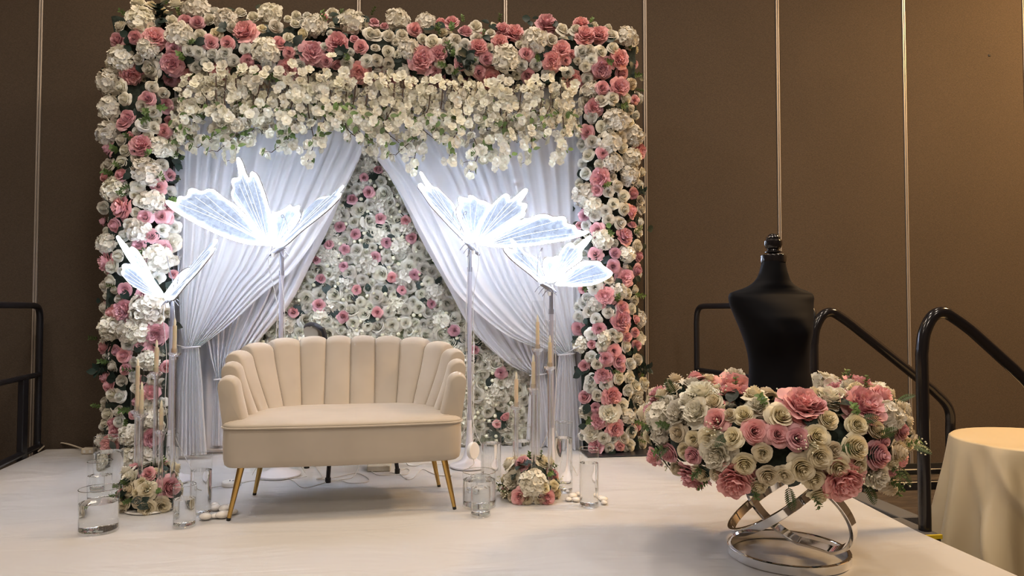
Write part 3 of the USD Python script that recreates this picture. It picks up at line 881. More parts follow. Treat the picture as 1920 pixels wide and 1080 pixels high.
SPRAYS = [(L, spray("blossom_spray_kind_%d" % i, L, n, 100 + i)) for i, (L, n) in enumerate([(0.28, 20), (0.34, 22), (0.42, 25), (0.42, 27), (0.50, 28), (0.56, 30)])]
g = np.random.default_rng(21)
SP = [(342, 200, 266), (356, 165, 262), (372, 158, 278), (388, 150, 278), (405, 150, 262), (424, 150, 284), (442, 155, 300), (458, 150, 270), (474, 150, 268), (490, 150, 252), (507, 150, 250), (525, 158, 286), (542, 150, 268), (562, 156, 276), (578, 150, 306), (596, 155, 272), (615, 158, 272), (636, 150, 238), (652, 160, 225),
      (668, 160, 264), (690, 160, 268), (708, 160, 286), (722, 165, 294), (740, 165, 268), (756, 165, 290), (772, 170, 320), (790, 165, 275), (808, 168, 262), (830, 170, 262), (846, 170, 270), (860, 175, 306), (882, 178, 326), (898, 175, 290), (914, 175, 300), (932, 172, 296), (944, 172, 314), (962, 170, 268), (978, 170, 262), (992, 172, 304), (1014, 168, 262), (1032, 166, 256), (1050, 170, 304), (1068, 170, 250),
      (345, 140, 210), (400, 128, 190), (435, 128, 186), (470, 130, 192), (545, 135, 196), (575, 135, 190), (610, 138, 196), (660, 140, 200), (705, 145, 200), (745, 148, 204), (795, 150, 206), (845, 152, 208), (885, 155, 210), (925, 150, 205), (965, 150, 205), (1015, 148, 202), (1055, 148, 200), (380, 140, 222), (415, 140, 218), (450, 142, 224), (485, 142, 216), (530, 146, 224), (590, 146, 226), (630, 150, 214), (680, 156, 218), (725, 156, 226), (765, 160, 232), (815, 165, 236), (865, 170, 244), (905, 168, 238), (950, 166, 238), (1000, 162, 236), (1040, 160, 236), (1066, 160, 226), (330, 215, 292), (1086, 196, 256), (600, 160, 222), (560, 150, 214)]
LAND = [(400, "by the arch column nearer the five-candle stand"), (470, "above the tall pointed wing tip"), (560, "between the pointed wing and the narrow wing"), (650, "above the narrow wing on the five-candle side"),
        (730, "where the two sheer drapes part"), (810, "above the slim double wing tips"), (890, "beside the slim wings, over the swept drape"), (960, "above the two overlapping butterflies"), (1030, "above the broad wing"), (1200, "by the arch column nearer the dress form")]
ORD = ["first", "second", "third", "fourth", "fifth", "sixth", "seventh", "eighth", "ninth", "tenth", "eleventh", "twelfth"]
seen_ = {}
rank = {}
for i in sorted(range(len(SP)), key=lambda i: SP[i][0]):
    k = next(n for n, (lim, _) in enumerate(LAND) if SP[i][0] < lim)
    row = "long front" if i < 43 and SP[i][2] > 283 else "front" if i < 43 else "short upper"
    seen_[(k, row)] = seen_.get((k, row), 0) + 1
    rank[i] = (k, row, seen_[(k, row)])
for i, (px, y0, y1) in enumerate(SP):
    yw = (5.02 if i < 43 else 5.13) + g.uniform(-0.05, 0.04)
    y0 = y0 + (6 if i < 43 else 20)
    a, b = on(px, y0, 1, yw), on(px + g.normal(0, 3), y1, 1, yw)
    L = a[2] - b[2]
    Lk, path = min(SPRAYS, key=lambda q: abs(q[0] - L) + 0.05 * g.random())
    m = np.eye(4)
    ang = g.uniform(-0.6, 0.6)
    m[:3, :3] = np.array([[math.cos(ang), -math.sin(ang), 0], [math.sin(ang), math.cos(ang), 0], [0, 0, 1]]) * (L / Lk)
    m[:3, 3] = a
    k, row, o = rank[i]
    many = seen_[(k, row)] > 1
    instance("/World", "blossom_spray", path, m, "%s%s blossom spray hanging %s" % (ORD[o - 1] + " " if many else "", row, LAND[k][1]), "flower spray", "blossom sprays hanging from the arch")

# ------------------------------------------------------------------ the flower wall behind the drapes
WY = 5.50
fw = Thing("flower_screen", "tall panel of packed white roses with scattered pink ones behind the sofa", "flower screen")
a, b = on(470, 600, 1, WY), on(1000, 600, 1, WY)
ztw = on(690, 225, 1, WY)[2]
fw.add("backing", foliage_block((a[0], WY, S + 0.01), (b[0], WY + 0.05, ztw), 0.1), MAT_PALE, 60)
pinks = parse("p 595,170,26 520,210,26 543,285,32 455,325,28 605,425,28 740,440,30 390,470,32 475,510,30 770,530,34 640,555,32 335,565,26 420,590,26 268,645,26 578,630,30 410,680,26 290,745,28 668,740,30 785,725,30 480,805,28 722,805,28 280,885,34 880,880,28 145,925,30 590,925,32 410,945,32 1000,1020,32", 500, 260, 2.84) \
    + parse("p 25,150,24 125,235,20 240,340,28 260,540,24 225,575,20", 840, 560, 2.455)
bigs = parse("w 490,170,38 480,265,32 625,295,46 655,340,36 545,350,34 495,380,46 550,440,44 690,490,38 465,445,32 480,595,38 440,715,42 510,750,34 610,720,48 360,830,44 585,845,42 565,580,30 760,790,40 650,925,36 740,910,36 810,900,36 810,580,38 330,720,34 500,870,30 400,900,34 325,965,34 540,1000,32 740,980,34 910,890,36 460,980,40 860,760,34 240,735,36 215,900,32 365,990,28 640,650,34", 500, 260, 2.84) \
    + parse("w 165,225,32 135,445,38 240,390,28 350,465,28 30,90,32 170,305,30 90,480,24 185,520,30 100,410,26 250,450,28 310,590,26 340,550,26", 840, 560, 2.455)
g = np.random.default_rng(12)
WP = sg.Polygon([(690, 238), (650, 330), (600, 440), (560, 520), (478, 590), (478, 838), (990, 838), (990, 660), (905, 600), (850, 510), (800, 430), (745, 330), (706, 250)])
D = []
for (t, px, py, r) in pinks + bigs:
    p = on(px, py, 1, WY - 0.045)
    D.append((px, py, r))
    if t == "p":
        plant(fw, "p", p + (0, -0.02, 0), (g.normal(0, .25), -1, g.normal(0.1, .25)), r * depth_of(p) / FPX * 1.1, g, 0.15)
        for k in range(2):
            leaf_at(fw, p + np.array([g.normal(0, .03), 0.0, -0.035]), (0, -1, 0.1), g.uniform(0.07, 0.10), g)
    else:
        name, kd = "white_rose", KINDS["wall_rose_%d" % g.integers(2)]
        fw.put(name, kd, facing(p, (g.normal(0, .18), -1, g.normal(0, .18)), r * depth_of(p) / FPX * 1.15, g.uniform(0, 6.28)))
D = np.array(D)
n1 = n2 = n3 = 0
for k in range(14000):
    px, py = g.uniform(470, 1000), g.uniform(238, 840)
    if not WP.buffer(6).contains(sg.Point(px, py)):
        continue
    if 455 < px < 860 and py > 650 and not (py > 790 and px > 850):
        continue                                       # behind the sofa
    r = g.uniform(7.5, 15) if k < 9000 else 7
    if np.any(np.hypot(D[:, 0] - px, D[:, 1] - py) < (D[:, 2] + r) * 0.68):
        continue
    p = on(px, py, 1, WY - 0.03)
    s = r * depth_of(p) / FPX
    p[2] = max(p[2], S + s * 1.3)
    q = g.random()
    if r > 9 and q < 0.28 and n2 < 90:
        fw.put("hydrangea", KINDS["wall_hydrangea_%d" % g.integers(2)], facing(p, (g.normal(0, .2), -1, g.normal(0, .2)), s * 1.65, g.uniform(0, 6)))
        n2 += 1
    elif q < 0.93 and n1 < 240:
        fw.put("white_rose", KINDS["wall_rose_%d" % g.integers(2)], facing(p, (g.normal(0, .3), -1, g.normal(0, .3)), s * 1.4, g.uniform(0, 6)))
        n1 += 1
    else:
        fw.put("rosebud", KINDS["bud"], facing(p + (0, -.03, 0), (g.normal(0, .3), -1, g.normal(0, .3)), 0.03, 0))
        n3 += 1
    D = np.vstack([D, (px, py, r)])
for k in range(70):
    q = D[g.integers(len(D))]
    p = on(q[0] + g.normal(0, 9), q[1] + g.normal(0, 9), 1, WY - 0.055)
    if k % 2:
        fw.put("rosebud", KINDS["bud"], facing(p + (0, -.025, 0), (g.normal(0, .3), -1, g.normal(0, .3)), g.uniform(.018, .026), 0))
    else:
        leaf_at(fw, p, (0, -1, 0.1), g.uniform(0.06, 0.09), g, "leaf")
for k in range(60):                                    # the stretch behind the sofa, in larger blooms
    px, py = 470 + 380 * ((k * 0.618) % 1), 655 + 175 * ((k + 0.5) / 60)
    p = on(px, py, 1, WY - 0.03)
    p[2] = max(p[2], S + 0.11)
    fw.put("hydrangea", KINDS["wall_hydrangea_%d" % (k % 2)], facing(p, (g.normal(0, .2), -1, g.normal(0, .2)), g.uniform(0.085, 0.11), g.uniform(0, 6)))

# ------------------------------------------------------------------ drapes
def resample(pts, n):
    p = smooth_path(pts, 12 * len(pts))
    s = np.r_[0, np.cumsum(np.linalg.norm(np.diff(p, axis=0), axis=1))]
    t = np.linspace(0, s[-1], n)
    return np.c_[np.interp(t, s, p[:, 0]), np.interp(t, s, p[:, 1])]


def drape_mesh(left, right, yw, folds, amp, seed, rows=46, amp_end=0.4, floor=False):
    """Cloth between two edge curves (photo pixels, hung in the plane y = yw), gathered in folds along its length."""
    g = np.random.default_rng(seed)
    L, R = resample(left, rows), resample(right, rows)
    cols = folds * 9 + 1
    u = np.linspace(0, 1, cols)
    uw = u + 0.35 / folds * np.interp(u * folds * 0.5, np.arange(folds + 1), g.normal(0, 1, folds + 1)) * np.sin(PI * u)
    ph = g.uniform(0, 6)
    out = np.zeros((rows, cols, 3))
    for i in range(rows):
        v = i / (rows - 1)
        a = amp * (1 + (amp_end - 1) * v)
        wob = np.sin(2 * PI * folds * uw + ph + 0.5 * math.sin(2.3 * v + ph)) + 0.45 * np.sin(2 * PI * folds * 0.43 * uw + 2 * ph + 1.2 * v) + 0.3 * np.sin(2 * PI * folds * 1.9 * uw + 1.1 * v)
        for j in range(cols):
            q = L[i] * (1 - u[j]) + R[i] * u[j]
            out[i, j] = on(q[0], q[1], 1, yw + a * wob[j])
        if floor:
            out[i, :, 2] = np.maximum(out[i, :, 2], S + 0.006 + 0.004 * np.sin(7 * u * PI))
    return grid(out)


def tie_band(px0, px1, py, yw, r=0.028):
    a, b = on(px0, py, 1, yw), on(px1, py, 1, yw)
    t = np.linspace(0, 2 * PI, 24, endpoint=False)
    c, h = (a + b) / 2, np.linalg.norm(b - a) / 2 + 0.008
    return sweep(np.c_[c[0] + h * np.cos(t), c[1] + 0.035 * np.sin(t), c[2] + 0.006 * np.cos(t)], 0.006, 6, closed=True)


dl = Thing("sheer_drape", "sheer white chiffon drape tied back beside the sofa's scalloped arm on the long-candle side", "curtain")
dl.prim.SetCustomDataByKey("label", "sheer white drape tied back behind the five-candle stand, sweeping past the level-winged butterfly")
dl.add("swag", drape_mesh([(327, 165), (329, 350), (333, 500), (338, 600), (345, 651)], [(697, 165), (688, 258), (655, 330), (620, 400), (580, 465), (540, 515), (500, 545), (437, 603), (403, 630), (373, 652)], 5.22, 15, 0.019, 4, amp_end=0.5), SHEER, 70)
dl.add("tail", drape_mesh([(345, 651), (338, 720), (336, 790), (333, 856)], [(373, 652), (379, 710), (383, 780), (388, 852)], 5.21, 7, 0.013, 5, 30, 1.3, True), SHEER, 70)
dl.add("tie", tie_band(345, 373, 651, 5.22), SHEER)
dl.add("tie_cord", sweep([on(347, 651, 1, 5.20), on(332, 647, 1, 5.17), on(318, 642, 1, 5.12)], 0.003, 5), SHEER)
dr = Thing("sheer_drape", "sheer white drape tied back with a cord to the arch column behind the tall candles next to the short-legged vase group", "curtain")
dr.prim.SetCustomDataByKey("label", "sheer white drape swept across behind both wide-winged butterflies and corded to the arch column")
dr.add("swag", drape_mesh([(682, 165), (690, 268), (745, 350), (800, 450), (850, 540), (900, 590), (950, 628), (1000, 650), (1048, 667)], [(1092, 165), (1090, 400), (1088, 560), (1082, 630), (1076, 660)], 5.22, 15, 0.019, 6, amp_end=0.5), SHEER, 70)
dr.add("tail", drape_mesh([(1048, 666), (1042, 720), (1038, 790), (1036, 850)], [(1076, 660), (1084, 720), (1090, 790), (1094, 848)], 5.21, 7, 0.013, 7, 30, 1.3, True), SHEER, 70)
dr.add("tie", tie_band(1048, 1076, 664, 5.22), SHEER)
dr.add("tie_cord", sweep([on(1050, 667, 1, 5.19), on(1066, 660, 1, 5.15), on(1088, 648, 1, 5.08)], 0.003, 5), SHEER)
ll = Thing("lining_drape", "opaque white lining drape bunched low behind the sofa's scalloped arm, under the sheer one", "curtain")
ll.add("swag", drape_mesh([(345, 165), (350, 480), (385, 640), (404, 706)], [(692, 165), (687, 262), (642, 365), (616, 429), (588, 485), (546, 566), (500, 622), (450, 680), (426, 712)], 5.34, 11, 0.03, 8, amp_end=0.5), LINING, 70)
ll.add("tail", drape_mesh([(404, 706), (398, 770), (396, 836)], [(426, 712), (436, 770), (440, 836)], 5.34, 6, 0.016, 9, 24, 1.2, True), LINING, 70)
ll.add("tie", tie_band(404, 427, 710, 5.34), LINING)
lr = Thing("lining_drape", "opaque white lining drape gathered behind the four tall candle stems near the arch column", "curtain")
lr.add("swag", drape_mesh([(684, 165), (700, 270), (752, 370), (790, 450), (835, 530), (880, 612), (920, 655), (958, 686), (995, 702)], [(1086, 165), (1080, 480), (1050, 640), (1022, 700)], 5.34, 11, 0.03, 10, amp_end=0.5), LINING, 70)
lr.add("tail", drape_mesh([(995, 702), (990, 770), (986, 838)], [(1022, 700), (1036, 770), (1044, 838)], 5.34, 6, 0.016, 11, 24, 1.2, True), LINING, 70)
lr.add("tie", tie_band(995, 1022, 702, 5.34), LINING)
for (x0, x1, seed, lab) in [(318, 474, 12, "plain white backing cloth hung flat beside the flower wall, behind the low-tied lining drape"), (992, 1098, 13, "plain white backing cloth hung flat beside the flower wall, behind the tall candle stems")]:
    bp = Thing("backing_cloth", lab, "curtain")
    a, b = on(x0, 500, 1, 5.47), on(x1, 500, 1, 5.47)
    uu, vv = np.meshgrid(np.linspace(0, 1, 60), np.linspace(0, 1, 60))
    from meshkit import noise
    zz = S + 0.008 + vv * (ztop - 0.15 - S)
    yy = 5.47 + 0.012 * np.sin(uu * 38 + seed) + 0.02 * (noise(np.stack([uu * 5, zz * 9 + 0.6 * np.sin(uu * 7), 0 * uu + seed], -1)) - 0.5) * (zz < S + 1.1)
    bp.add("cloth", grid(np.stack([a[0] + uu * (b[0] - a[0]), yy, zz], -1)), LINING, 70)
    bp.add("hem_roll", sweep(np.c_[np.linspace(a[0] + .01, b[0] - .01, 20), 5.44 + 0.01 * np.sin(np.arange(20)), np.full(20, S + 0.018)], 0.015, 8), LINING, 70)

# ------------------------------------------------------------------ the lit butterfly lamps
from scipy.spatial import Delaunay


def px_list(text, ox, oy, sc):
    return [(ox + float(q.split(",")[0]) / sc, oy + float(q.split(",")[1]) / sc) for q in text.split()]


def wing(lamp, name, pts, root, fore, sign, frame, label=None):
    """A lit wing: its outline in the photo put on a plane through the root; fore = how far the plane is turned from the camera (1 = face on)."""
    q = np.array(pts)
    base = (q[0] + q[-1]) / 2
    far = q[np.argmax(np.hypot(*(q - base).T))]
    dpx = (far - base) / np.linalg.norm(far - base)
    d = C_R * dpx[0] - C_U * dpx[1]
    perp = C_R * -dpx[1] - C_U * dpx[0]
    e = fore * perp + math.sqrt(1 - fore * fore) * sign * C_F
    n = np.cross(d, e)
    W = np.array([on_plane(x, y, root, n) for x, y in q])
    uv = np.c_[(W - root) @ d, (W - root) @ e]
    outl = smooth_path(uv, 5 * len(uv), closed=True)
    poly = sg.Polygon(outl).buffer(0)
    if poly.geom_type != "Polygon":
        poly = max(poly.geoms, key=lambda a: a.area)
    ring = np.array([poly.exterior.interpolate(t).coords[0] for t in np.linspace(0, poly.length, max(80, int(poly.length / 0.012)), endpoint=False)])
    pts2 = [ring]
    for off in (0.008, 0.018, 0.030, 0.045):
        inn = poly.buffer(-off)
        for gm in getattr(inn, "geoms", [inn]):
            if gm.area > 1e-5:
                k = max(8, int(gm.length / 0.02))
                pts2.append(np.array([gm.exterior.interpolate(t).coords[0] for t in np.linspace(0, gm.length, k, endpoint=False)]))
    inn = poly.buffer(-0.055)
    if inn.area > 1e-4:
        a, b, c, dd = inn.bounds
        gx, gy = np.meshgrid(np.arange(a, c, 0.03), np.arange(b, dd, 0.03))
        gp = np.c_[gx.ravel(), gy.ravel()]
        gp = gp[[inn.contains(sg.Point(t)) for t in gp]]
        if len(gp):
            pts2.append(gp)
    A = np.vstack(pts2)
    T = Delaunay(A).simplices
    big = poly.buffer(1e-4)
    T = T[[big.contains(sg.Point(A[t].mean(0))) for t in T]]
    rim = np.clip(np.array([poly.exterior.distance(sg.Point(t)) for t in A]) / 0.045, 0, 1)
    nn = n / np.linalg.norm(n)
    if np.dot(nn, C_F) > 0:
        nn = -nn
    bulge = (0.010 * rim)[:, None] * nn
    top = root + A[:, :1] * d + A[:, 1:] * e + bulge
    K, m = len(A), len(ring)
    V = np.vstack([top + nn * 0.0015, top - nn * 0.0015])
    i = np.arange(m)
    side = np.vstack([np.c_[i, (i + 1) % m, K + (i + 1) % m], np.c_[i, K + (i + 1) % m, K + i]])
    path = lamp.path + "/" + numbered(lamp.path, name)
    mesh = usdkit.mesh(stage, path, (V - lamp.loc, np.vstack([T, T[:, ::-1] + K, side])), WINGFILM, False)
    UsdGeom.PrimvarsAPI(mesh).CreatePrimvar("rim", Sdf.ValueTypeNames.FloatArray, "vertex").Set([float(x) for x in np.r_[rim, rim]])
    tag(mesh.GetPrim(), label)
    to3 = lambda t: root + t[0] * d + t[1] * e
    n_ = len(outl)
    f0, f1 = frame
    edge_ = np.array([to3(t) for t in outl[int(f0 * n_):int(f1 * n_)]]) - nn * 0.004
    kids = [sweep(edge_, 0.0042, 6)]
    usdkit.mesh(stage, path + "_frame_" if False else lamp.path + "/" + numbered(lamp.path, "wing_frame"), move(kids[0], -lamp.loc), GREYMETAL, True)
    veins, b0 = [], np.array([(base[0]), (base[1])])
    w0 = (uv[0] + uv[-1]) / 2
    for t in np.linspace(0.24, 0.78, 6):
        tgt = outl[int(t * n_)]
        mid = (w0 + tgt) / 2 + 0.02 * np.array([-(tgt - w0)[1], (tgt - w0)[0]]) * math.sin(9 * t)
        ln = smooth_path([w0 * 0.97 + tgt * 0.03, mid, w0 * 0.10 + tgt * 0.90], 8)
        if all(poly.contains(sg.Point(x)) for x in ln[1:]):
            P3 = np.array([to3(x) for x in ln]) + nn * 0.012
            veins.append(sweep(P3, np.linspace(0.0030, 0.0014, 8), 4))
    if veins:
        usdkit.mesh(stage, lamp.path + "/" + numbered(lamp.path, "wing_veins"), move(cat(veins), -lamp.loc), WINGVEIN, True)


def butterfly(label, foot_px, body_px, tail_px, head_px, wings, antennae, pole_r=0.0125):
    foot = on(foot_px[0], foot_px[1], 2, S)
    dep = depth_of(foot)
    root = at_depth(body_px[0], body_px[1], dep + 0.01)
    lamp = Thing("butterfly_lamp", label, "floor lamp", (foot[0], foot[1], S), "lit butterfly lamps on poles")
    top = np.array([foot[0], foot[1], root[2] - 0.012])
    lamp.add("base", lathe([(0, 0.004), (0.125, 0.004), (0.130, 0.009), (0.130, 0.016), (0.122, 0.021), (0.085, 0.032), (0.055, 0.05), (0.036, 0.085), (0.027, 0.13), (0.020, 0.20), (0.016, 0.31), (0, 0.31)], 40, (foot[0], foot[1], S)), WHITEMETAL, 40)
    lamp.add("pole", sweep([(foot[0], foot[1], S + 0.30), (foot[0], foot[1], root[2] - 0.16)], pole_r + 0.002, 14), POLEGREY)
    lamp.add("pole_clamp", lathe([(0, 0), (pole_r + 0.004, 0), (pole_r + 0.004, 0.03), (0, 0.03)], 14, (foot[0], foot[1], root[2] - 0.18)), GREYMETAL)
    lamp.add("neck", sweep([(foot[0], foot[1], root[2] - 0.16), top], pole_r, 12), GREYMETAL)
    hd, tl = at_depth(*head_px, dep - 0.03), at_depth(*tail_px, dep + 0.03)
    ax = np.linspace(0, 1, 14)
    body = tl + (hd - tl) * ax[:, None]
    lamp.add("body", sweep(body, 0.005 + 0.011 * np.sin(PI * np.clip(ax * 0.9 + 0.08, 0, 1)) ** 0.7 + 0.004 * np.exp(-((ax - 0.93) / 0.08) ** 2), 10), GREYMETAL)
    for k in range(5):
        s = 1 if k % 2 else -1
        p = tl + (hd - tl) * (0.35 + 0.12 * k)
        lamp.add("leg", sweep(smooth_path([p, p + C_R * s * 0.025 - C_U * 0.012, p + C_R * s * 0.05 - C_U * 0.045], 8), 0.0022, 5), GREYMETAL)
    sw = root - C_U * 0.055 - C_F * 0.02
    lamp.add("switch_knob", lathe([(0, -0.012), (0.011, -0.012), (0.011, 0.012), (0, 0.012)], 12, sw), PLASTIC)
    for a in antennae:
        ph = np.array([at_depth(x, y, dep - 0.05) for x, y in a])
        lamp.add("antenna", sweep(smooth_path(np.vstack([hd, ph]), 40), 0.0021, 5), GREYMETAL)
    for k, s in enumerate((-1, 1)):
        w = [root + C_R * 0.02 * s, root + C_R * 0.034 * s - C_U * 0.12, top + (0.022 * s, -0.02, -0.35), top + (0.026 * s, -0.02, -0.62), np.array([foot[0] + 0.022 * s, foot[1] - 0.012, S + 0.30]), np.array([foot[0] + 0.16 * s, foot[1] - 0.02, S + 0.016])]
        lamp.add("lamp_wire", sweep(smooth_path(w, 40), 0.0022, 5), CABLE)
    for (nm, pts, fore, sign, fr) in wings:
        wing(lamp, nm, pts, root, fore, sign, fr)
    return lamp, foot


c1 = lambda t: px_list(t, 300, 280, 4.908)
c2 = lambda t: px_list(t, 200, 430, 6.75)
c3 = lambda t: px_list(t, 770, 310, 5.4)
c4 = lambda t: px_list(t, 930, 430, 7.2)
butterfly("tall lit butterfly lamp with the big level wing, on the five-candle side of the sofa", (524, 893), (514, 462), (504, 478), (535, 462), [
    ("large_wing", c1("995,885 800,870 600,810 400,720 200,610 95,540 50,485 70,468 110,480 150,490 160,450 180,432 215,435 245,432 262,380 290,360 330,368 365,385 400,385 440,368 490,372 530,400 585,445 640,480 700,520 760,580 830,660 900,760 970,850 1000,880"), 0.85, 1, (0.42, 0.97)),
    ("upright_wing", c1("1030,885 1030,780 1022,650 1000,540 970,430 930,320 895,240 850,205 830,230 822,270 790,220 760,130 730,80 706,85 715,160 727,235 720,260 680,265 660,290 668,330 675,360 658,400 670,450 720,520 790,590 850,680 910,780 970,840 1005,880"), 0.8, -1, (0.02, 0.42)),
    ("small_wing", c1("1035,880 1032,600 1060,585 1110,565 1150,545 1195,512 1215,530 1240,530 1280,515 1285,545 1275,570 1290,600 1280,640 1250,690 1200,760 1150,830 1110,885 1070,895"), 0.7, 1, (0.5, 0.9)),
    ("narrow_wing", c1("1112,888 1160,820 1220,740 1280,690 1305,620 1330,570 1400,510 1450,460 1500,440 1560,430 1620,385 1680,335 1690,350 1640,405 1665,405 1655,440 1560,540 1440,640 1300,750 1180,860 1130,892"), 0.4, -1, (0.62, 0.97))],
    [c1("1165,860 1180,800 1175,720 1160,660 1135,605 1115,610 1125,630 1145,625"), c1("1190,850 1225,800 1270,700 1300,620 1305,590")])
butterfly("tall lit butterfly lamp behind the sofa's end, broad wing reaching towards the arch column", (880, 876), (888, 458), (899, 478), (872, 452), [
    ("narrow_wing", c3("560,780 480,700 390,610 290,500 200,400 120,280 75,215 90,185 115,190 170,245 95,90 110,70 160,140 220,215 270,230 320,280 390,350 440,410 450,470 480,540 520,620 560,700 590,760"), 0.5, 1, (0.02, 0.30)),
    ("small_wing", c3("585,770 550,690 510,600 470,510 468,440 490,410 480,350 500,320 580,335 590,305 640,315 690,350 750,365 810,400 820,420 760,510 700,610 670,700 655,775"), 0.75, 1, (0.05, 0.35)),
    ("upright_wing", c3("660,790 670,680 700,600 760,500 830,400 900,330 960,290 1000,310 1005,355 1070,310 1150,240 1185,255 1150,320 1115,375 1170,390 1175,420 1155,460 1160,490 1130,530 1050,570 950,640 850,700 760,760 690,790"), 0.75, -1, (0.02, 0.48)),
    ("large_wing", c3("695,800 760,750 850,690 960,630 1060,575 1200,540 1280,505 1360,495 1450,525 1540,515 1575,545 1580,590 1660,610 1690,655 1800,665 1790,690 1700,725 1500,770 1200,815 950,830 750,815"), 0.85, 1, (0.02, 0.62))],
    [c3("500,740 505,650 520,560 540,480 565,470 562,495 550,500"), c3("500,740 480,720 440,600 430,500 435,470")])
butterfly("low lit butterfly lamp with wings folded to a V behind the five-candle stand", (318, 903), (317, 556), (312, 566), (328, 552), [
    ("upright_wing", c2("735,850 700,780 600,640 500,440 400,280 330,225 300,230 295,260 240,190 150,85 120,90 130,125 200,260 280,390 340,470 460,600 560,720 650,800 720,860"), 0.6, 1, (0.02, 0.35)),
    ("large_wing", c2("720,860 600,850 480,810 380,740 290,680 210,590 185,540 205,510 195,460 220,440 290,450 360,500 450,590 540,680 640,780 710,830"), 0.6, -1, (0.55, 0.95)),
    ("small_wing", c2("720,830 760,780 830,680 900,590 960,530 1040,490 1040,520 1000,590 930,690 830,800 745,880"), 0.5, 1, (0.3, 0.9)),
    ("narrow_wing", c2("745,880 820,770 920,650 1020,540 1130,400 1250,280 1375,140 1400,155 1340,230 1365,240 1350,280 1260,400 1130,560 1000,700 880,850 830,890"), 0.4, -1, (0.55, 0.97))],
    [c2("865,830 840,680 800,520 770,380 760,340"), c2("870,830 900,650 930,480 935,400 920,385 915,345 930,325 940,350")])
butterfly("low lit butterfly lamp with plump wings above the four-candle stand", (1034, 897), (1030, 534), (1042, 548), (1013, 531), [
    ("narrow_wing", c4("590,710 480,620 380,540 280,460 190,380 110,280 130,250 240,275 195,145 215,130 260,170 330,240 380,310 480,350 560,410 590,480 640,570 690,690"), 0.5, 1, (0.02, 0.32)),
    ("small_wing", c4("690,710 660,610 635,530 640,430 680,385 760,380 830,360 830,400 790,490 760,590 735,710"), 0.7, 1, (0.05, 0.4)),
    ("upright_wing", c4("740,710 750,610 790,490 850,350 920,240 990,185 1040,190 1070,225 1150,170 1260,85 1290,120 1220,220 1160,300 1160,400 1100,460 980,550 880,630 790,710"), 0.75, -1, (0.02, 0.55)),
    ("large_wing", c4("800,740 880,650 980,560 1080,490 1170,430 1300,430 1400,440 1450,490 1560,570 1570,610 1500,670 1300,750 1050,770 850,760"), 0.8, 1, (0.03, 0.5))],
    [c4("570,700 480,640 380,540 330,430 315,370 335,335 365,350 360,385 340,370"), c4("560,670 560,500 575,380 600,290 625,250 615,300")])

# ------------------------------------------------------------------ the loveseat
sofa = Thing("loveseat", "cream velvet loveseat with a scalloped channel back and slim brass legs", "sofa")
S_O, S_R = np.array([-0.375, 3.67, S]), math.radians(3.2)


def sofa_w(v):
    c, s = math.cos(S_R), math.sin(S_R)
    v = np.asarray(v, float)
    return np.stack([v[..., 0] * c - v[..., 1] * s, v[..., 0] * s + v[..., 1] * c, v[..., 2]], -1) + S_O


HX, DY, RC = 0.553, 0.64, 0.33        # half width, depth, corner radius of the back's line
SEG = [("l", (-HX, 0.06), (-HX, DY - RC)), ("a", (-HX + RC, DY - RC), PI), ("l", (-HX + RC, DY), (HX - RC, DY)), ("a", (HX - RC, DY - RC), PI / 2), ("l", (HX, DY - RC), (HX, 0.06))]
path = []
for s in SEG:
    if s[0] == "l":
        a, b = np.array(s[1]), np.array(s[2])
        path += [a + (b - a) * t for t in np.linspace(0, 1, 30)]
    else:
        path += [np.array(s[1]) + RC * np.array([math.cos(t), math.sin(t)]) for t in np.linspace(s[2], s[2] - PI / 2, 40)]
path = np.array(path)
sl = np.r_[0, np.cumsum(np.linalg.norm(np.diff(path, axis=0), axis=1))]
keep = np.r_[True, np.diff(sl) > 1e-9]
path, sl = path[keep], sl[keep]
tang = np.gradient(path, sl, axis=0)
tang /= np.linalg.norm(tang, axis=1, keepdims=True)
norm_out = np.c_[-tang[:, 1], tang[:, 0]]     # outward


def back_at(s):
    f = lambda c: np.interp(s, sl, c)
    return np.stack([f(path[:, 0]), f(path[:, 1])], -1), np.stack([f(norm_out[:, 0]), f(norm_out[:, 1])], -1)


NCH = 14
tops = [0.705, 0.765, 0.815, 0.85, 0.872, 0.88, 0.883]
tops = tops + tops[::-1]
bounds_ = np.linspace(0, sl[-1], NCH + 1)
for i in range(NCH):
    u = np.linspace(-1, 1, 15)
    s = bounds_[i] + (u + 1) / 2 * (bounds_[i + 1] - bounds_[i])
    c, no = back_at(s)
    puff = np.sqrt(np.clip(1 - (u * 0.995) ** 2, 0, 1))
    ti = tops[i] - 0.026 * (1 - np.sqrt(np.clip(1 - (0.96 * u) ** 2, 0, 1))) * 1.25
    edge_i = min(i, NCH - 1 - i)
    flare = 0.085 if edge_i >= 3 else 0.06 + 0.008 * edge_i
    wedge = (0.02, 0.05, 0.07, 0.075, 0.07, 0.06, 0.06)[edge_i]
    rows = []
    for j in range(len(u)):
        ins, outs, r, z0 = 0.042 + 0.021 * puff[j], 0.034, 0.034 + 0.010 * puff[j], 0.445
        zt = ti[j]
        prof = []
        for t in np.linspace(0, 1, 9):
            prof.append((-ins - wedge * (1 - t) ** 1.3, z0 + (zt - r - z0) * t))
        for t in np.linspace(0, PI, 9)[1:-1]:
            h = (ins + outs) / 2
            prof.append((-h * math.cos(t) + (outs - ins) / 2, zt - r + r * math.sin(t)))
        for t in np.linspace(1, 0, 6):
            prof.append((outs, z0 + (zt - r - z0) * t))
        rows.append([[c[j, 0] + no[j, 0] * (o + flare * max(0, z - 0.42) / 0.45), c[j, 1] + no[j, 1] * (o + flare * max(0, z - 0.42) / 0.45), z] for o, z in prof])
    sofa.add("back_channel", move(loft(sofa_w(np.array(rows)))), VELVET, 60)

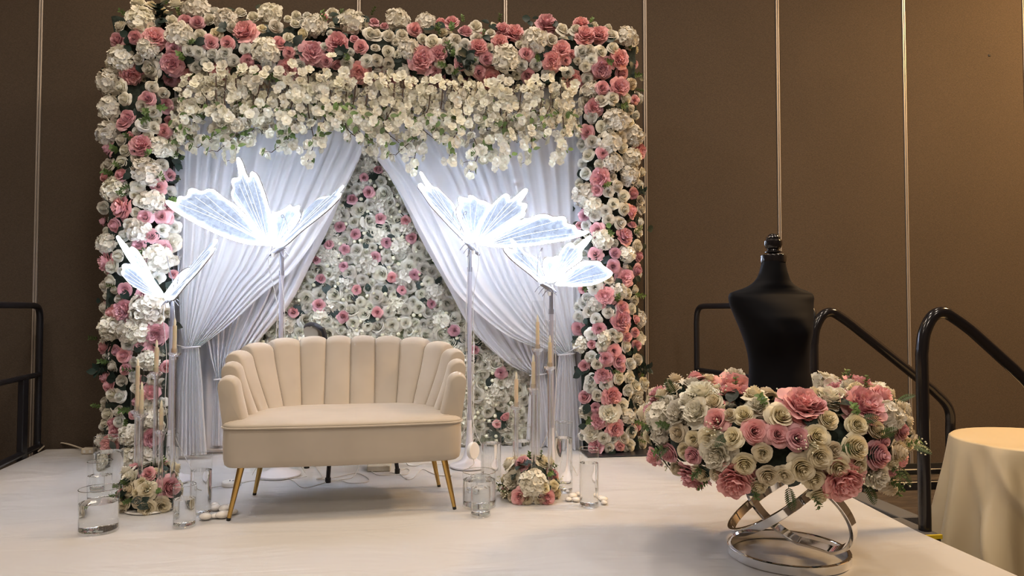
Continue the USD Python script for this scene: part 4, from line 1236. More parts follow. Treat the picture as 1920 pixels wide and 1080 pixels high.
# seat: an outline with a gently bowed front
outline = []
xs_ = np.linspace(-HX + 0.005, HX - 0.005, 25)
outline += [(x, 0.03 - 0.035 * (1 - (x / HX) ** 2)) for x in xs_]
seat_poly = sg.Polygon(outline + [tuple(q) for q in path[::-1][(path[::-1][:, 1] > 0.03)]]).buffer(-0.05).buffer(0.086)
ringp = np.array([seat_poly.exterior.interpolate(t).coords[0] for t in np.linspace(0, seat_poly.length, 140, endpoint=False)])
cen = np.array([0, 0.30])


def ring(off, z, scale=None):
    q = seat_poly.buffer(off)
    r = np.array([q.exterior.interpolate(t, normalized=True).coords[0] for t in np.linspace(0, 1, 140, endpoint=False)])
    return np.c_[r, np.full(140, z)]


rings = [ring(-0.06, 0.262), ring(-0.018, 0.262), ring(-0.006, 0.272), ring(0.0, 0.30), ring(0.004, 0.38), ring(0.0, 0.452), ring(-0.006, 0.458)]
sofa.add("seat_base", loft(sofa_w(np.array(rings))), VELVET, 50)
rings = [ring(-0.03, 0.450), ring(-0.008, 0.452), ring(0.001, 0.458), ring(0.002, 0.466), ring(-0.006, 0.474), ring(-0.025, 0.481), ring(-0.06, 0.488), ring(-0.12, 0.494), ring(-0.2, 0.498)]
sofa.add("seat_cushion", loft(sofa_w(np.array(rings))), VELVET, 60)
pf = ring(0.006, 0.456)
pf = pf[pf[:, 1] < 0.36]
k = np.argmax(np.linalg.norm(np.diff(np.vstack([pf, pf[:1]]), axis=0), axis=1)) + 1
pf = np.roll(pf, -k, axis=0)
sofa.add("piping", sweep(sofa_w(pf), 0.005, 8), VELVET)
for (tx, ty, bx, by) in [(-0.50, 0.06, -0.556, 0.045), (0.50, 0.06, 0.556, 0.045), (-0.46, 0.50, -0.515, 0.535), (0.46, 0.50, 0.515, 0.535)]:
    a, b = np.array([tx, ty, 0.266]), np.array([bx, by, 0.001])
    lg = sofa.group("leg")
    lg.add("shaft", sweep(sofa_w(np.array([a, a * .5 + b * .5, a * 0.05 + b * 0.95])), np.array([0.017, 0.0135, 0.0100]), 14), BRASS)
    lg.add("foot_tip", sweep(sofa_w(np.array([a * 0.05 + b * 0.95, b])), np.array([0.0104, 0.0095]), 14), BLACKMATTE)

# ------------------------------------------------------------------ candelabra with taper candles
RING24 = np.linspace(0, 2 * PI, 24, endpoint=False)


def candelabra(label, foot_px, arms, candle_labels):
    """arms: (px, tube top y, cup y, candle top y, depth)"""
    c = on(*foot_px, 2, S)
    cd = Thing("candelabra", label, "candle holder", (c[0], c[1], S))
    cd.add("base_plate", lathe([(0, 0.004), (0.118, 0.004), (0.123, 0.008), (0.118, 0.013), (0, 0.013)], 48, (c[0], c[1], S)), PLASTIC, 40)
    for k, (px, ty, cy, wy, dz) in enumerate(arms):
        cup = at_depth(px, cy, depth_of(c) + dz)
        x, y, zc = cup
        zt = at_depth(px, ty, depth_of(cup))[2]
        zw = at_depth(px, wy, depth_of(cup))[2]
        cd.add("stem", lathe([(0, S + 0.013), (0.0125, S + 0.013), (0.0125, zc - 0.03), (0, zc - 0.03)], 16, (x, y, 0)), ACRYLIC, 40)
        cd.add("cup", lathe([(0, zc - 0.03), (0.016, zc - 0.03), (0.020, zc - 0.022), (0.018, zc - 0.012), (0.030, zc - 0.004), (0.033, zc + 0.004), (0.031, zc + 0.008), (0.016, zc + 0.008), (0.015, zc + 0.03), (0.0118, zc + 0.03), (0.0118, zc + 0.004), (0, zc + 0.004)], 24, (x, y, 0)), ACRYLIC, 40)
        cd.add("glass_chimney", cat([lathe([(0.0315, zc + 0.009), (0.0315, zt - 0.001)], 28, (x, y, 0)), sweep(np.c_[x + 0.0312 * np.cos(RING24), y + 0.0312 * np.sin(RING24), np.full(24, zt)], 0.0009, 6, closed=True)]), TUBEGLASS, 40)
        cn = Thing("taper_candle", candle_labels[k], "candle", (x, y, zc + 0.0045))
        zb = zc + 0.0045
        cn.add("candle_stick", lathe([(0, zb), (0.0105, zb), (0.0105, zw - 0.045), (0.009, zw - 0.040), (0, zw - 0.039)], 18, (x, y, 0)), WAX, 40)
        cn.add("flame_tip", lathe([(0, zw - 0.041), (0.0055, zw - 0.039), (0.0072, zw - 0.026), (0.005, zw - 0.012), (0.0015, zw - 0.001), (0, zw)], 14, (x, y, 0)), FLAME, 40)
    return cd


candelabra("clear acrylic five-stem candle stand rising from the flowers beside the wide short vase", (282, 955), [(257, 647, 772, 672, 0.10), (265, 690, 778, 716, -0.04), (293, 612, 700, 637, 0.05), (302, 700, 808, 750, -0.06), (327, 573, 664, 596, 0.02)],
           ["ivory taper candle in the outermost chimney of the five-stem stand", "shorter ivory taper candle overlapping the outermost one of the five-stem stand", "ivory taper candle on the second tallest stem of the five-stem stand", "ivory taper candle on the lowest stem of the five-stem stand", "ivory taper candle in the highest chimney of the five-stem stand, under the narrow-winged butterfly"])
candelabra("clear acrylic four-stem candle stand rising behind the domed flower arrangement near the sofa's end", (1000, 935), [(1008, 564, 656, 590, 0.05), (1031, 601, 690, 628, -0.04), (1000, 637, 730, 664, -0.05), (968, 672, 764, 697, 0.0)],
           ["ivory taper candle in the highest chimney of the four-stem stand", "ivory taper candle on the second tallest stem of the four-stem stand, nearest the arch column", "ivory taper candle on the third tallest stem of the four-stem stand", "ivory taper candle on the lowest stem of the four-stem stand, nearest the sofa"])

# ------------------------------------------------------------------ glass cylinder vases with water
def vase(label, x0, x1, ytop, ybase, ywater):
    c = on((x0 + x1) / 2, ybase, 2, S + 0.0035)
    d = depth_of(c)
    r = (x1 - x0) / 2 * d / FPX
    z = lambda py: at_depth((x0 + x1) / 2, py, d)[2] - S - 0.0035
    h, w = z(ytop), z(ywater)
    t = 0.0035
    v = Thing("cylinder_vase", label, "vase", (c[0], c[1], S + 0.0035), "clear cylinder vases of water")
    v.add("glass", lathe([(0, 0), (r - 0.003, 0), (r, 0.003), (r, h - 0.001)], 48, c), GLASS, 40)
    A_ = np.linspace(0, 2 * PI, 48, endpoint=False)
    v.add("rim", sweep(np.c_[c[0] + (r - 0.0012) * np.cos(A_), c[1] + (r - 0.0012) * np.sin(A_), np.full(48, c[2] + h)], 0.0016, 6, closed=True), RIMGLASS)
    v.add("water", lathe([(0, 0.0094), (r - t - 0.006, 0.0094), (r - t - 0.0004, 0.013), (r - t - 0.0004, w), (0, w)], 48, c), WATER, 40)


for a in [("short wide vase of water standing frontmost by the candle flowers, at the sheet's open side", 150, 219, 916, 996, 941), ("small low vase of water in front of the candle flowers, nearest the white pebbles", 325, 366, 909, 987, 935),
          ("slim tall vase of water beside the white pebbles and the sofa's brass leg", 357, 396, 852, 965, 882), ("tall wide vase of water backmost by the arch column base with the beige plug", 177, 228, 819, 915, 847),
          ("medium vase of water between the short wide vase and the tall wide one", 165, 208, 865, 938, 891), ("slim vase of water among the candle stems behind the five-stem stand's flowers", 311, 334, 815, 912, 838),
          ("broad low vase of water by the sofa's brass leg, behind a narrower one", 867, 930, 884, 949, 899), ("small narrow vase of water frontmost of the group at the sofa's end", 882, 920, 893, 967, 914),
          ("tall vase of water behind the broad low vase, near the lamp's round foot", 901, 940, 790, 918, 831), ("tall vase of water against the flower wall, behind the lowest candle stem", 960, 998, 799, 893, 827),
          ("tall slim vase of water beside the domed flowers, in front of the tied drape's tail", 1040, 1074, 792, 922, 821), ("slim vase of water standing alone nearest the arch column with black base plate", 1086, 1123, 841, 949, 868)]:
    vase(*a)

# ------------------------------------------------------------------ low flower arrangements round the candle stands
def dome(label, cpx, rx, rz, text, ox, oy, sc, seed, plate):
    c = on(*cpx, 2, S)
    t = Thing("flower_dome", label, "flower arrangement", (c[0], c[1], S))
    g = np.random.default_rng(seed)
    core = lathe([(0, 0.016), (rx * 0.66, 0.016), (rx * 0.72, rz * 0.25), (rx * 0.64, rz * 0.55), (rx * 0.4, rz * 0.8), (0, rz * 0.86)], 24, (c[0], c[1], S))
    t.add("foliage_mat", core, MAT_GREEN, 60)
    done = []
    e = np.array([rx, rx, rz]) * 0.92
    for (k, px, py, r) in parse(text, ox, oy, sc):
        d = ray(px, py) / e
        o = (C_O - np.array([c[0], c[1], S + 0.02])) / e
        A, B, Cq = d @ d, o @ d, o @ o - 1
        disc = B * B - A * Cq
        s = (-B - math.sqrt(disc)) / A if disc > 0 else -B / A
        q = o + d * s
        q = q / np.linalg.norm(q)
        p = q * e + np.array([c[0], c[1], S + 0.02])
        r = (r or 13) * depth_of(p) / FPX
        p[2] = max(p[2], S + 0.3 * r + 0.016)
        n = q / e * rx
        n = n / np.linalg.norm(n) - 0.35 * C_F
        plant(t, k, p - n * 0.01, n, r * 1.08, g, 0.12)
        done.append((p, n))
    for k in range(44):
        a, zf = g.uniform(0, 6.28), g.uniform(0.05, 0.95)
        q = np.array([math.cos(a) * math.sqrt(1 - zf * zf), math.sin(a) * math.sqrt(1 - zf * zf), zf])
        p = q * e + np.array([c[0], c[1], S + 0.02])
        if k % 4 == 0:
            t.put("filler_sprig", KINDS["sprig_%d" % g.integers(2)], facing(p, q + g.normal(0, .3, 3), 0.055, g.uniform(0, 6)))
        elif k % 9 == 1:
            t.put("berry_sprig", KINDS["berry_sprig"], facing(p, q, 0.05, 0))
        else:
            leaf_at(t, p * 1.0, q + (0, 0, .2), g.uniform(0.045, 0.07), g)
    for k in range(26):        # low fill all round, where no listed flower is
        a = k / 26 * 2 * PI
        q = np.array([math.cos(a), math.sin(a), 0.10 + 0.16 * (k % 2)])
        p = q * e + np.array([c[0], c[1], S + 0.035])
        if min(np.linalg.norm(p - d_[0]) for d_ in done) > 0.055:
            plant(t, g.choice(["c", "i"]), p, q, 0.036, g)
    for k in range(14):        # the far side
        a = math.radians(10) + k / 14 * PI
        q = np.array([math.cos(a) * 0.8, math.sin(a) * 0.8, 0.35 + 0.4 * (k % 2)])
        p = q * e + np.array([c[0], c[1], S + 0.03])
        plant(t, g.choice(["c", "i", "p"]), p, q, 0.042, g)
    return t


dome("low round arrangement of ivory and pink roses at the foot of the five-stem candle stand", (280, 952), 0.155, 0.23,
     "p 710,485,68 890,600,98 430,650,62; W 550,520,75 915,480,62; i 690,625,78 540,615,66 1010,610,60 650,560,50 780,470,50; i 620,725,62 490,735,66 695,845,82 830,800,84 475,845,50 600,650,40 960,690,44", 120, 780, 4.5, 41, True)
dome("low round arrangement with a white hydrangea at the foot of the four-stem candle stand", (995, 934), 0.16, 0.22,
     "h 630,660,118; W 445,630,82; p 535,480,70 805,585,66 510,780,80 745,800,88 355,705,48; i 715,465,66 860,620,58 920,700,46 450,530,50; i 335,850,66 450,865,56 565,885,70 695,890,60 870,755,56 870,870,55 920,760,40", 860, 760, 4.5, 42, True)

# ------------------------------------------------------------------ pebbles
def pebble_mesh(seed):
    g = np.random.default_rng(seed)
    m = trimesh.creation.icosphere(3)
    v = np.array(m.vertices)
    v[:, 2] = np.sign(v[:, 2]) * np.abs(v[:, 2]) ** 1.15
    return v * np.array([1, 0.78, 0.5]), np.array(m.faces)


PEB_LABEL = {(385, 975): "pearly pebble lying apart in front of the slim tall vase near the sofa leg", (418, 972): "largest pearly pebble, frontmost beside the sofa's brass leg", (404, 958): "pearly pebble in the middle of the pile touching the slim tall vase",
             (420, 960): "pearly pebble just behind the frontmost one by the sofa's brass leg", (405, 972): "small pearly pebble between the lone one and the frontmost one", (437, 965): "small pearly pebble behind the foot of the sofa's brass leg",
             (403, 951): "small pearly pebble backmost against the slim tall vase", (430, 954): "small pearly pebble backmost by the sofa's brass leg", (1131, 940): "pearly pebble beside the lone slim vase, towards the wreath", (1133, 946): "front pearly pebble beside the lone slim vase",
             (1126, 937): "small pearly pebble half behind the lone slim vase", (1074, 935): "largest pearly pebble between the domed flowers and the lone slim vase", (1080, 941): "frontmost pearly pebble between the domed flowers and the lone vase",
             (1066, 940): "pearly pebble touching the domed flowers with the hydrangea", (1085, 930): "backmost pearly pebble between the domed flowers and the lone vase"}
PEB = kind_class("pebble_kind")
usdkit.mesh(stage, PEB + "/stone", pebble_mesh(1), PEARL, True)
for grp, lst in (("pearly pebbles by the sofa's brass leg", [(385, 975, 13), (418, 972, 14), (404, 958, 12), (420, 960, 13), (405, 972, 10), (437, 965, 10), (403, 951, 9), (430, 954, 9)]), ("pearly pebbles by the lone slim vase", [(1131, 940, 9), (1133, 946, 8), (1126, 937, 8), (1074, 935, 11), (1080, 941, 9), (1066, 940, 8), (1085, 930, 8)])):
    for (px, py, r) in lst:
        p = on(px, py, 2, S)
        r = r * depth_of(p) / FPX
        m = np.diag([r, r, r, 1.0])
        a = px * 0.7
        m[:2, :2] = r * np.array([[math.cos(a), -math.sin(a)], [math.sin(a), math.cos(a)]])
        m[:3, 3] = p + np.array([0, 0, 0.5 * r + 0.001])
        instance("/World", "pebble", PEB, m, PEB_LABEL[(px, py)], "pebble", grp)

# ------------------------------------------------------------------ cables, plugs, the chair behind the sofa
def cable(label, pts, mat=CABLE, r=0.0028, name="power_cable"):
    w = [on(x, y, 2, S + r + 0.002) if len(q) == 2 else at_depth(x, y, q[2]) for q in pts for x, y in [q[:2]]]
    t = Thing(name, label, "cable")
    P = smooth_path(w, 10 * len(w))
    P[:, 2] = np.maximum(P[:, 2], S + r + 0.0015)
    t.add("wire", sweep(P, r, 6), mat)
    return t


k2 = lambda t: px_list(t, 540, 820, 5.333)
cable("thin white cable looping from the lamp foot to under the sofa, nearest the viewer", k2("-10,400 60,440 130,495 200,500 300,475 400,445 520,430 610,455 740,455 810,435 790,400 700,360 600,370 480,400 440,410"))
cable("thin white cable curling from behind the sofa to the power strip", k2("260,275 310,340 340,400 285,415 330,422 440,425 560,420 640,400 690,340 710,270"))
cable("thin white cable between power strip and lamp foot at the sofa's end, with a kink", k2("1110,340 1140,385 1200,420 1260,400 1340,320 1420,350 1500,378 1640,385"))
cable("thin white cable running straight across from the power strip towards the lamp at the vases", k2("820,330 880,370 960,380 1060,372 1180,372 1215,330 1180,312 1130,325"))
cable("thin white cable behind the chair leg, running to the lamp at the sofa's end", k2("1180,250 1210,280 1270,285 1360,262 1480,265 1620,272"))
cable("thin white cable between the white adapter puck and the sofa's brass legs", [(450, 906), (470, 902), (500, 899), (540, 897), (575, 893)])
cable("thin cable from the adapter puck towards the vases at the five-stem stand", [(414, 911), (402, 913), (385, 916), (372, 918)])
cable("thick beige extension cable arching over the sheet from the guard rail to its plug", [(72, 846), (88, 833, 5.42), (105, 830, 5.40), (125, 832, 5.36), (145, 838, 5.30), (160, 843, 5.22)], CABLEBEIGE, 0.006)
p = on(167, 851, 2, S)
t = Thing("extension_socket", "beige block-shaped extension socket on the sheet beside the tall wide vase", "socket")
t.add("housing", box(p + (-0.045, -0.03, 0.001), p + (0.045, 0.03, 0.045), 0.008), CABLEBEIGE)
for k in (-1, 1):
    t.add("outlet", box(p + (k * 0.02 - 0.008, -0.032, 0.012), p + (k * 0.02 + 0.008, -0.029, 0.032), 0.002), PLASTIC)
p = on(434, 911, 2, S)
t = Thing("power_adapter", "flat round white power adapter lying by the sofa's brass legs", "adapter")
t.add("housing", lathe([(0, 0.002), (0.052, 0.002), (0.055, 0.006), (0.055, 0.024), (0.051, 0.028), (0, 0.029)], 36, (p[0], p[1], S)), PLASTIC, 40)
t.add("prong", box(p + (-0.012, -0.005, 0.028), p + (-0.006, 0.006, 0.034), 0.001), GREYMETAL)
t.add("prong", box(p + (0.006, -0.005, 0.028), p + (0.012, 0.006, 0.034), 0.001), GREYMETAL)
q = at_depth(887, 845, 4.60)
t = Thing("cable_reel", "round white cable puck hanging on its wire beside the lamp pole at the sofa's end", "adapter")
a = np.array([math.cos(0.5), -math.sin(0.5), 0])
dsc = lathe([(0, -0.014), (0.050, -0.014), (0.054, -0.010), (0.054, 0.010), (0.050, 0.014), (0, 0.014)], 36)
t.add("housing", move(dsc, m=facing(q, (0.75, -0.65, 0.05), 1.0)), PLASTIC, 40)
t.add("wire", sweep(smooth_path([at_depth(889, 640, 4.70), at_depth(888, 740, 4.66), at_depth(887, 826, 4.61), q + (0, 0, 0.045)], 20), 0.0025, 5), CABLE)
t.add("wire", sweep(smooth_path([q + (0, 0, -0.05), at_depth(889, 868, 4.60), at_depth(884, 874, 4.58), on(872, 880, 2, S + 0.005)], 16), 0.0025, 5), CABLE)
p = on(706, 884, 2, S)
t = Thing("power_strip", "grey-beige power strip with two plugs under the sofa", "power strip")
t.add("housing", box(p + (-0.06, -0.02, 0.002), p + (0.09, 0.16, 0.042), 0.006), plain("strip_grey", (0.55, 0.54, 0.48), 0.5))
for k in (0, 1):
    pl = t.group("plug")
    pl.add("plug_body", box(p + (-0.035 + 0.07 * k, 0.03, 0.042), p + (0.0 + 0.07 * k, 0.07, 0.075), 0.006), PLASTIC)
    pl.add("plug_pin", box(p + (-0.028 + 0.07 * k, 0.04, 0.075), p + (-0.008 + 0.07 * k, 0.06, 0.10), 0.004), GREYMETAL)
# banquet chair: legs where the photo shows them
f0, f1, f2 = on(575, 878, 2, S), on(615, 905, 2, S), on(745, 888, 2, S)
f3 = f0 + f2 - f1
ch = Thing("banquet_chair", "dark-framed banquet chair with a padded back, mostly hidden behind the sofa", "chair")
up = np.array([0, 0, 1.0])
cm = (f0 + f1 + f2 + f3) / 4
for f in (f0, f1, f2, f3):
    tp = cm + (f - cm) * 0.80 + up * 0.44
    lg = ch.group("leg")
    lg.add("tube", sweep([f + up * 0.022, tp], 0.013, 10), BLACK)
    lg.add("rubber_foot", sweep([f + up * 0.001, f + up * 0.03], 0.017, 10), BLACKMATTE)
sp = [cm + (f - cm) * 0.86 for f in (f0, f1, f2, f3)]
seatp = sg.Polygon([q[:2] for q in sp]).buffer(-0.03).buffer(0.03)
m = trimesh.creation.extrude_polygon(seatp, 0.06, engine="earcut")
m.apply_translation((0, 0, S + 0.43))
ch.add("seat", m, BEIGEPAD, 40)
b0, b1 = cm + (f0 - cm) * 0.84, cm + (f1 - cm) * 0.84
out = (f0 - f3) / np.linalg.norm(f0 - f3)
fr = [b0 + up * 0.44, b0 + out * 0.05 + up * 0.86, b0 * 0.9 + b1 * 0.1 + out * 0.07 + up * 0.925, b0 * 0.5 + b1 * 0.5 + out * 0.075 + up * 0.945, b0 * 0.1 + b1 * 0.9 + out * 0.07 + up * 0.925, b1 + out * 0.05 + up * 0.86, b1 + up * 0.44]
ch.add("back_frame", sweep(smooth_path(fr, 50), 0.014, 10), BLACK)
P = []
for t_ in np.linspace(0, 1, 10):
    w = 0.10 + 0.80 * t_
    P.append([(b0 * (1 - w) + b1 * w) + out * (0.012 + 0.062 * z + 0.012 * math.sin(PI * t_)) + up * (0.56 + (0.35 + 0.02 * math.sin(PI * t_)) * z) for z in np.linspace(0, 1, 8)])
P = np.array(P)
v0, fa = grid(P + out * 0.012)
v1, fb = grid(P - out * 0.022)
ch.add("back_pad", cat([(v0, fa), (v1, fb[:, ::-1])]), BEIGEPAD, 50)

# ------------------------------------------------------------------ guard rails and stair rails
def rail(th, name, pts, r=0.021, n=60, mat=BLACK):
    th.add(name, sweep(smooth_path(pts, n), r, 12), mat)


gl = Thing("guard_rail", "black steel guard rail along the stage edge beside the beige extension cable", "guard rail")
ax, ay, bx, by = -2.80, 5.70, -2.61, 4.30
L = lambda t, z: np.array([ax + (bx - ax) * t, ay + (by - ay) * t, z])
zt = S + 1.067
gl.add("top_rail", sweep(np.vstack([[L(0, S - 0.3)], [L(0, S + 0.4)], smooth_path([L(0, zt - 0.13), L(0.008, zt - 0.055), L(0.035, zt - 0.012), L(0.085, zt)], 12), [L(0.6, zt)], smooth_path([L(0.915, zt), L(0.965, zt - 0.012), L(0.992, zt - 0.055), L(1, zt - 0.13)], 12), [L(1, S - 0.3)]]), 0.022, 12), BLACK)
gl.add("mid_rail", sweep([L(0.0, S + 0.56), L(1, S + 0.56)], 0.019, 10), BLACK)
gl.add("bottom_rail", sweep([L(-0.03, S + 0.03), L(1, S + 0.03)], 0.022, 10), BLACK)
gl.add("brace_post", box(L(0.20, S - 0.05) + (-0.02, -0.035, 0), L(0.20, S + 0.56) + (0.02, 0.035, 0), 0.005), BLACK)
gl.add("brace_post", box(L(0.8, S - 0.05) + (-0.02, -0.035, 0), L(0.8, S + 0.56) + (0.02, 0.035, 0), 0.005), BLACK)
gb = Thing("guard_rail", "black steel guard rail at the back stage corner, behind the dress form", "guard rail")
ax, ay, bx, by = 2.19, 5.50, 2.44, 4.20
gb.add("top_rail", sweep(np.vstack([[L(0, S - 0.3)], [L(0, S + 0.4)], smooth_path([L(0, zt - 0.13), L(0.008, zt - 0.055), L(0.035, zt - 0.012), L(0.085, zt)], 12), [L(0.6, zt)], smooth_path([L(0.915, zt), L(0.965, zt - 0.012), L(0.992, zt - 0.055), L(1, zt - 0.13)], 12), [L(1, S - 0.3)]]), 0.022, 12), BLACK)
gb.add("mid_rail", sweep([L(0.0, S + 0.56), L(1, S + 0.56)], 0.019, 10), BLACK)
gb.add("bottom_rail", sweep([L(0, S + 0.03), L(1, S + 0.03)], 0.022, 10), BLACK)
gb.add("brace_post", box(L(0.30, S - 0.05) + (-0.02, -0.035, 0), L(0.30, S + 0.56) + (0.02, 0.035, 0), 0.005), BLACK)


def stair_rail(label, y, x0, xe, low):
    t = Thing("stair_rail", label, "handrail", (x0, y, 0))
    top = S + 1.02
    xk = x0 + 0.14
    zE = top - (xe - xk) * 0.70
    pts = np.vstack([[(x0, y, 0.03)], [(x0, y, S + 0.5)], smooth_path([(x0, y, top - 0.20), (x0 + 0.015, y, top - 0.10), (x0 + 0.06, y, top - 0.02), (x0 + 0.12, y, top), (x0 + 0.19, y, top - 0.035), (x0 + 0.27, y, top - 0.09)], 22),
                     smooth_path([(xe - 0.12, y, zE + 0.084 - 0.03), (xe - 0.03, y, zE - 0.03), (xe + 0.005, y, zE - 0.10), (xe + 0.005, y, zE - 0.20)], 12), [(xe + 0.005, y, 0.03)]])
    t.add("hand_rail", sweep(pts, 0.0285, 16), GLOSSBLACK)
    if not low:
        return
    t.add("low_rail", box((x0, y - 0.018, S - 0.075), (xe, y + 0.018, S - 0.022), 0.005), BLACK)
    t.add("low_rail", box((x0 + 0.1, y - 0.016, S + 0.025), (xe, y + 0.016, S + 0.055), 0.005), BLACK)


stair_rail("black steel stair handrail behind the dress form, farther from the draped table", 4.10, 2.375, 3.27, True)
stair_rail("black steel stair handrail next to the draped table, nearer of the two", 3.15, 2.375, 2.97, False)
t = Thing("stage_step", "grey carpeted step unit beside the white sheet between the two stair handrails", "steps")
t.add("tread", box((2.395, 3.36, S - 0.06), (2.52, 4.06, S - 0.012)), DECK)
t.add("tread", box((2.312, 3.08, S - 0.06), (2.405, 3.36, S - 0.012)), DECK)
t.add("nosing", box((2.312, 3.072, S - 0.030), (2.405, 3.082, S - 0.010), 0.001), YELLOW)
t.add("tread", box((2.46, 3.40, S - 0.24), (2.66, 4.05, S - 0.20)), DECK)
for yy in (3.40, 4.01):
    t.add("side_frame", box((2.42, yy, 0.005), (2.50, yy + 0.03, S - 0.06)), BLACK)

# ------------------------------------------------------------------ the draped cocktail table
c = np.array([on(1955, 826, 2, 0.72)[0], on(1955, 826, 2, 0.72)[1], 0.0])
tc = Thing("tablecloth", "champagne satin cloth falling in folds over the round table below the stage", "tablecloth", tuple(c))
N, RT = 260, 0.432
th = np.linspace(0, 2 * PI, N, endpoint=False)
g = np.random.default_rng(9)
rows = [np.c_[0.0001 * np.cos(th), 0.0001 * np.sin(th), np.full(N, 0.7245)]]
for r in (0.12, 0.25, 0.34, 0.41, 0.426):
    rows.append(np.c_[r * np.cos(th), r * np.sin(th), np.full(N, 0.7245)])
rows.append(np.c_[RT * np.cos(th), RT * np.sin(th), np.full(N, 0.720)])
for h in np.linspace(0.01, 1, 26):
    z = 0.718 * (1 - h) + 0.004
    k = h ** 0.8
    f = 0.058 * np.sin(13 * th + 0.9 * np.sin(3 * th) + 0.5 * h) + 0.020 * np.sin(7 * th + 1.0) + 0.010 * np.sin(29 * th + 2)
    # one deep swept fold that starts near the tabletop's edge and runs down and round
    for (t0, sp_, am) in ((3.45, 0.95, 0.13), (3.15, 0.5, 0.07), (2.7, -0.3, 0.05), (4.3, 0.35, 0.06), (4.9, 0.2, 0.05)):
        f = f + am * np.exp(-(((th - (t0 + sp_ * h)) + PI) % (2 * PI) - PI) ** 2 / (2 * 0.075 ** 2))
    r = RT + 0.006 + 0.07 * h + f * k * 1.0
    rows.append(np.c_[r * np.cos(th), r * np.sin(th), np.full(N, z)])
P = np.array(rows) + c
tc.add("cloth", grid(P, True), SATIN, 60)
tb = Thing("cocktail_table", "round table hidden under the champagne satin cloth", "table", tuple(c))
tb.add("table_top", lathe([(0, 0.692), (0.42, 0.692), (0.43, 0.70), (0.43, 0.715), (0.42, 0.722), (0, 0.722)], 48, c), plain("plywood", (0.4, 0.28, 0.16), 0.6))
tb.add("column", lathe([(0, 0.02), (0.035, 0.02), (0.035, 0.692), (0, 0.692)], 16, c), BLACK)
tb.add("foot", lathe([(0, 0.002), (0.28, 0.002), (0.28, 0.015), (0.05, 0.03), (0, 0.03)], 32, c), BLACK)

# ------------------------------------------------------------------ chrome stand, dress form, wreath
BASE_C = np.array([1.530, 2.860])
cs = Thing("chrome_stand", "polished chrome stand of interlaced rings carrying the dress form and the wreath", "display stand", (BASE_C[0], BASE_C[1], S))
bar = np.array([(-0.0085, -0.016), (-0.0065, -0.018), (0.0065, -0.018), (0.0085, -0.016), (0.0085, 0.016), (0.0065, 0.018), (-0.0065, 0.018), (-0.0085, 0.016)])
T = np.linspace(0, 2 * PI, 120, endpoint=False)
cs.add("base_ring", sweep(np.c_[BASE_C[0] + 0.236 * np.cos(T), BASE_C[1] + 0.236 * np.sin(T), np.full(120, S + 0.0215)], closed=True, profile=bar, up=(0, 0, 1)), CHROME, 30)


def tilted(c, n, r):
    n = np.array(n, float) / np.linalg.norm(n)
    a = np.cross(n, [0, 1, 0])
    a /= np.linalg.norm(a)
    b = np.cross(n, a)
    return np.asarray(c) + r * (np.cos(T)[:, None] * a + np.sin(T)[:, None] * b), n


for c_, n_, r_ in [((1.521, 2.760, 0.628), (1.30, 0.70, 1.0), 0.222), ((1.555, 2.985, 0.605), (-0.661, 0.295, 1), 0.245)]:
    P, n_ = tilted(c_, n_, r_)
    P[:, 2] = np.maximum(P[:, 2], S + 0.055)
    cs.add("tilted_ring", sweep(P, closed=True, profile=bar, up=n_), CHROME, 30)
WC = np.array([1.46, 2.86, S + 0.53])
cs.add("top_plate", lathe([(0, -0.10), (0.20, -0.10), (0.205, -0.095), (0.205, -0.085), (0.20, -0.08), (0, -0.08)], 40, WC), CHROME, 40)

# dress form
DX = at_depth(1452, 620, 3.0)
df = Thing("dress_form", "black jersey dress form with a turned finial, standing inside the flower wreath", "mannequin", (DX[0], DX[1], WC[2] - 0.08))
zpx = lambda py: at_depth(1450, py, 3.0)[2]
sec = [(905, 1462, 62, .105), (790, 1462, 66, .115), (745, 1463, 65.5, .112), (715, 1463, 62, .104), (690, 1461, 59.5, .098), (668, 1460, 60.5, .100), (645, 1458, 64, .110), (620, 1455.5, 70.5, .122), (600, 1452, 76, .125), (585, 1449.5, 81, .115), (570, 1447, 85.5, .098),
       (558, 1446.5, 87, .078), (551, 1446.5, 85, .066), (546, 1447, 74, .062), (541, 1447.5, 58, .060), (535, 1448, 45, .060), (526, 1449, 35, .058), (514, 1450, 28.5, .056), (502, 1450, 24.5, .053), (491, 1450, 22.5, .050)]
rot = math.radians(14)
rows = []
A = np.linspace(0, 2 * PI, 64, endpoint=False)
for i, (py, cx, hw, hd) in enumerate(sec):
    p = at_depth(cx, py, 3.0)
    w = hw * 3.0 / FPX
    ex = 2.0 if py > 560 or py < 530 else 2.3
    ca, sa = np.sign(np.cos(A)) * np.abs(np.cos(A)) ** (2 / ex), np.sign(np.sin(A)) * np.abs(np.sin(A)) ** (2 / ex)
    bust = 0.0
    if 590 < py < 680:
        for s0 in (-0.5, 0.5):
            bust = bust + 0.022 * np.exp(-((py - 628) / 26) ** 2) * np.exp(-((np.cos(A) - s0) / 0.28) ** 2) * (np.sin(A) < 0)
    lx, ly = w * ca, hd * sa - bust
    rows.append(np.c_[p[0] + lx * math.cos(rot * 0.4) - 0.12 * ly * 0, p[1] + ly + lx * 0.10, np.full(64, p[2])])
rows = np.array(rows)
rows[0, :, 2] = WC[2] - 0.079
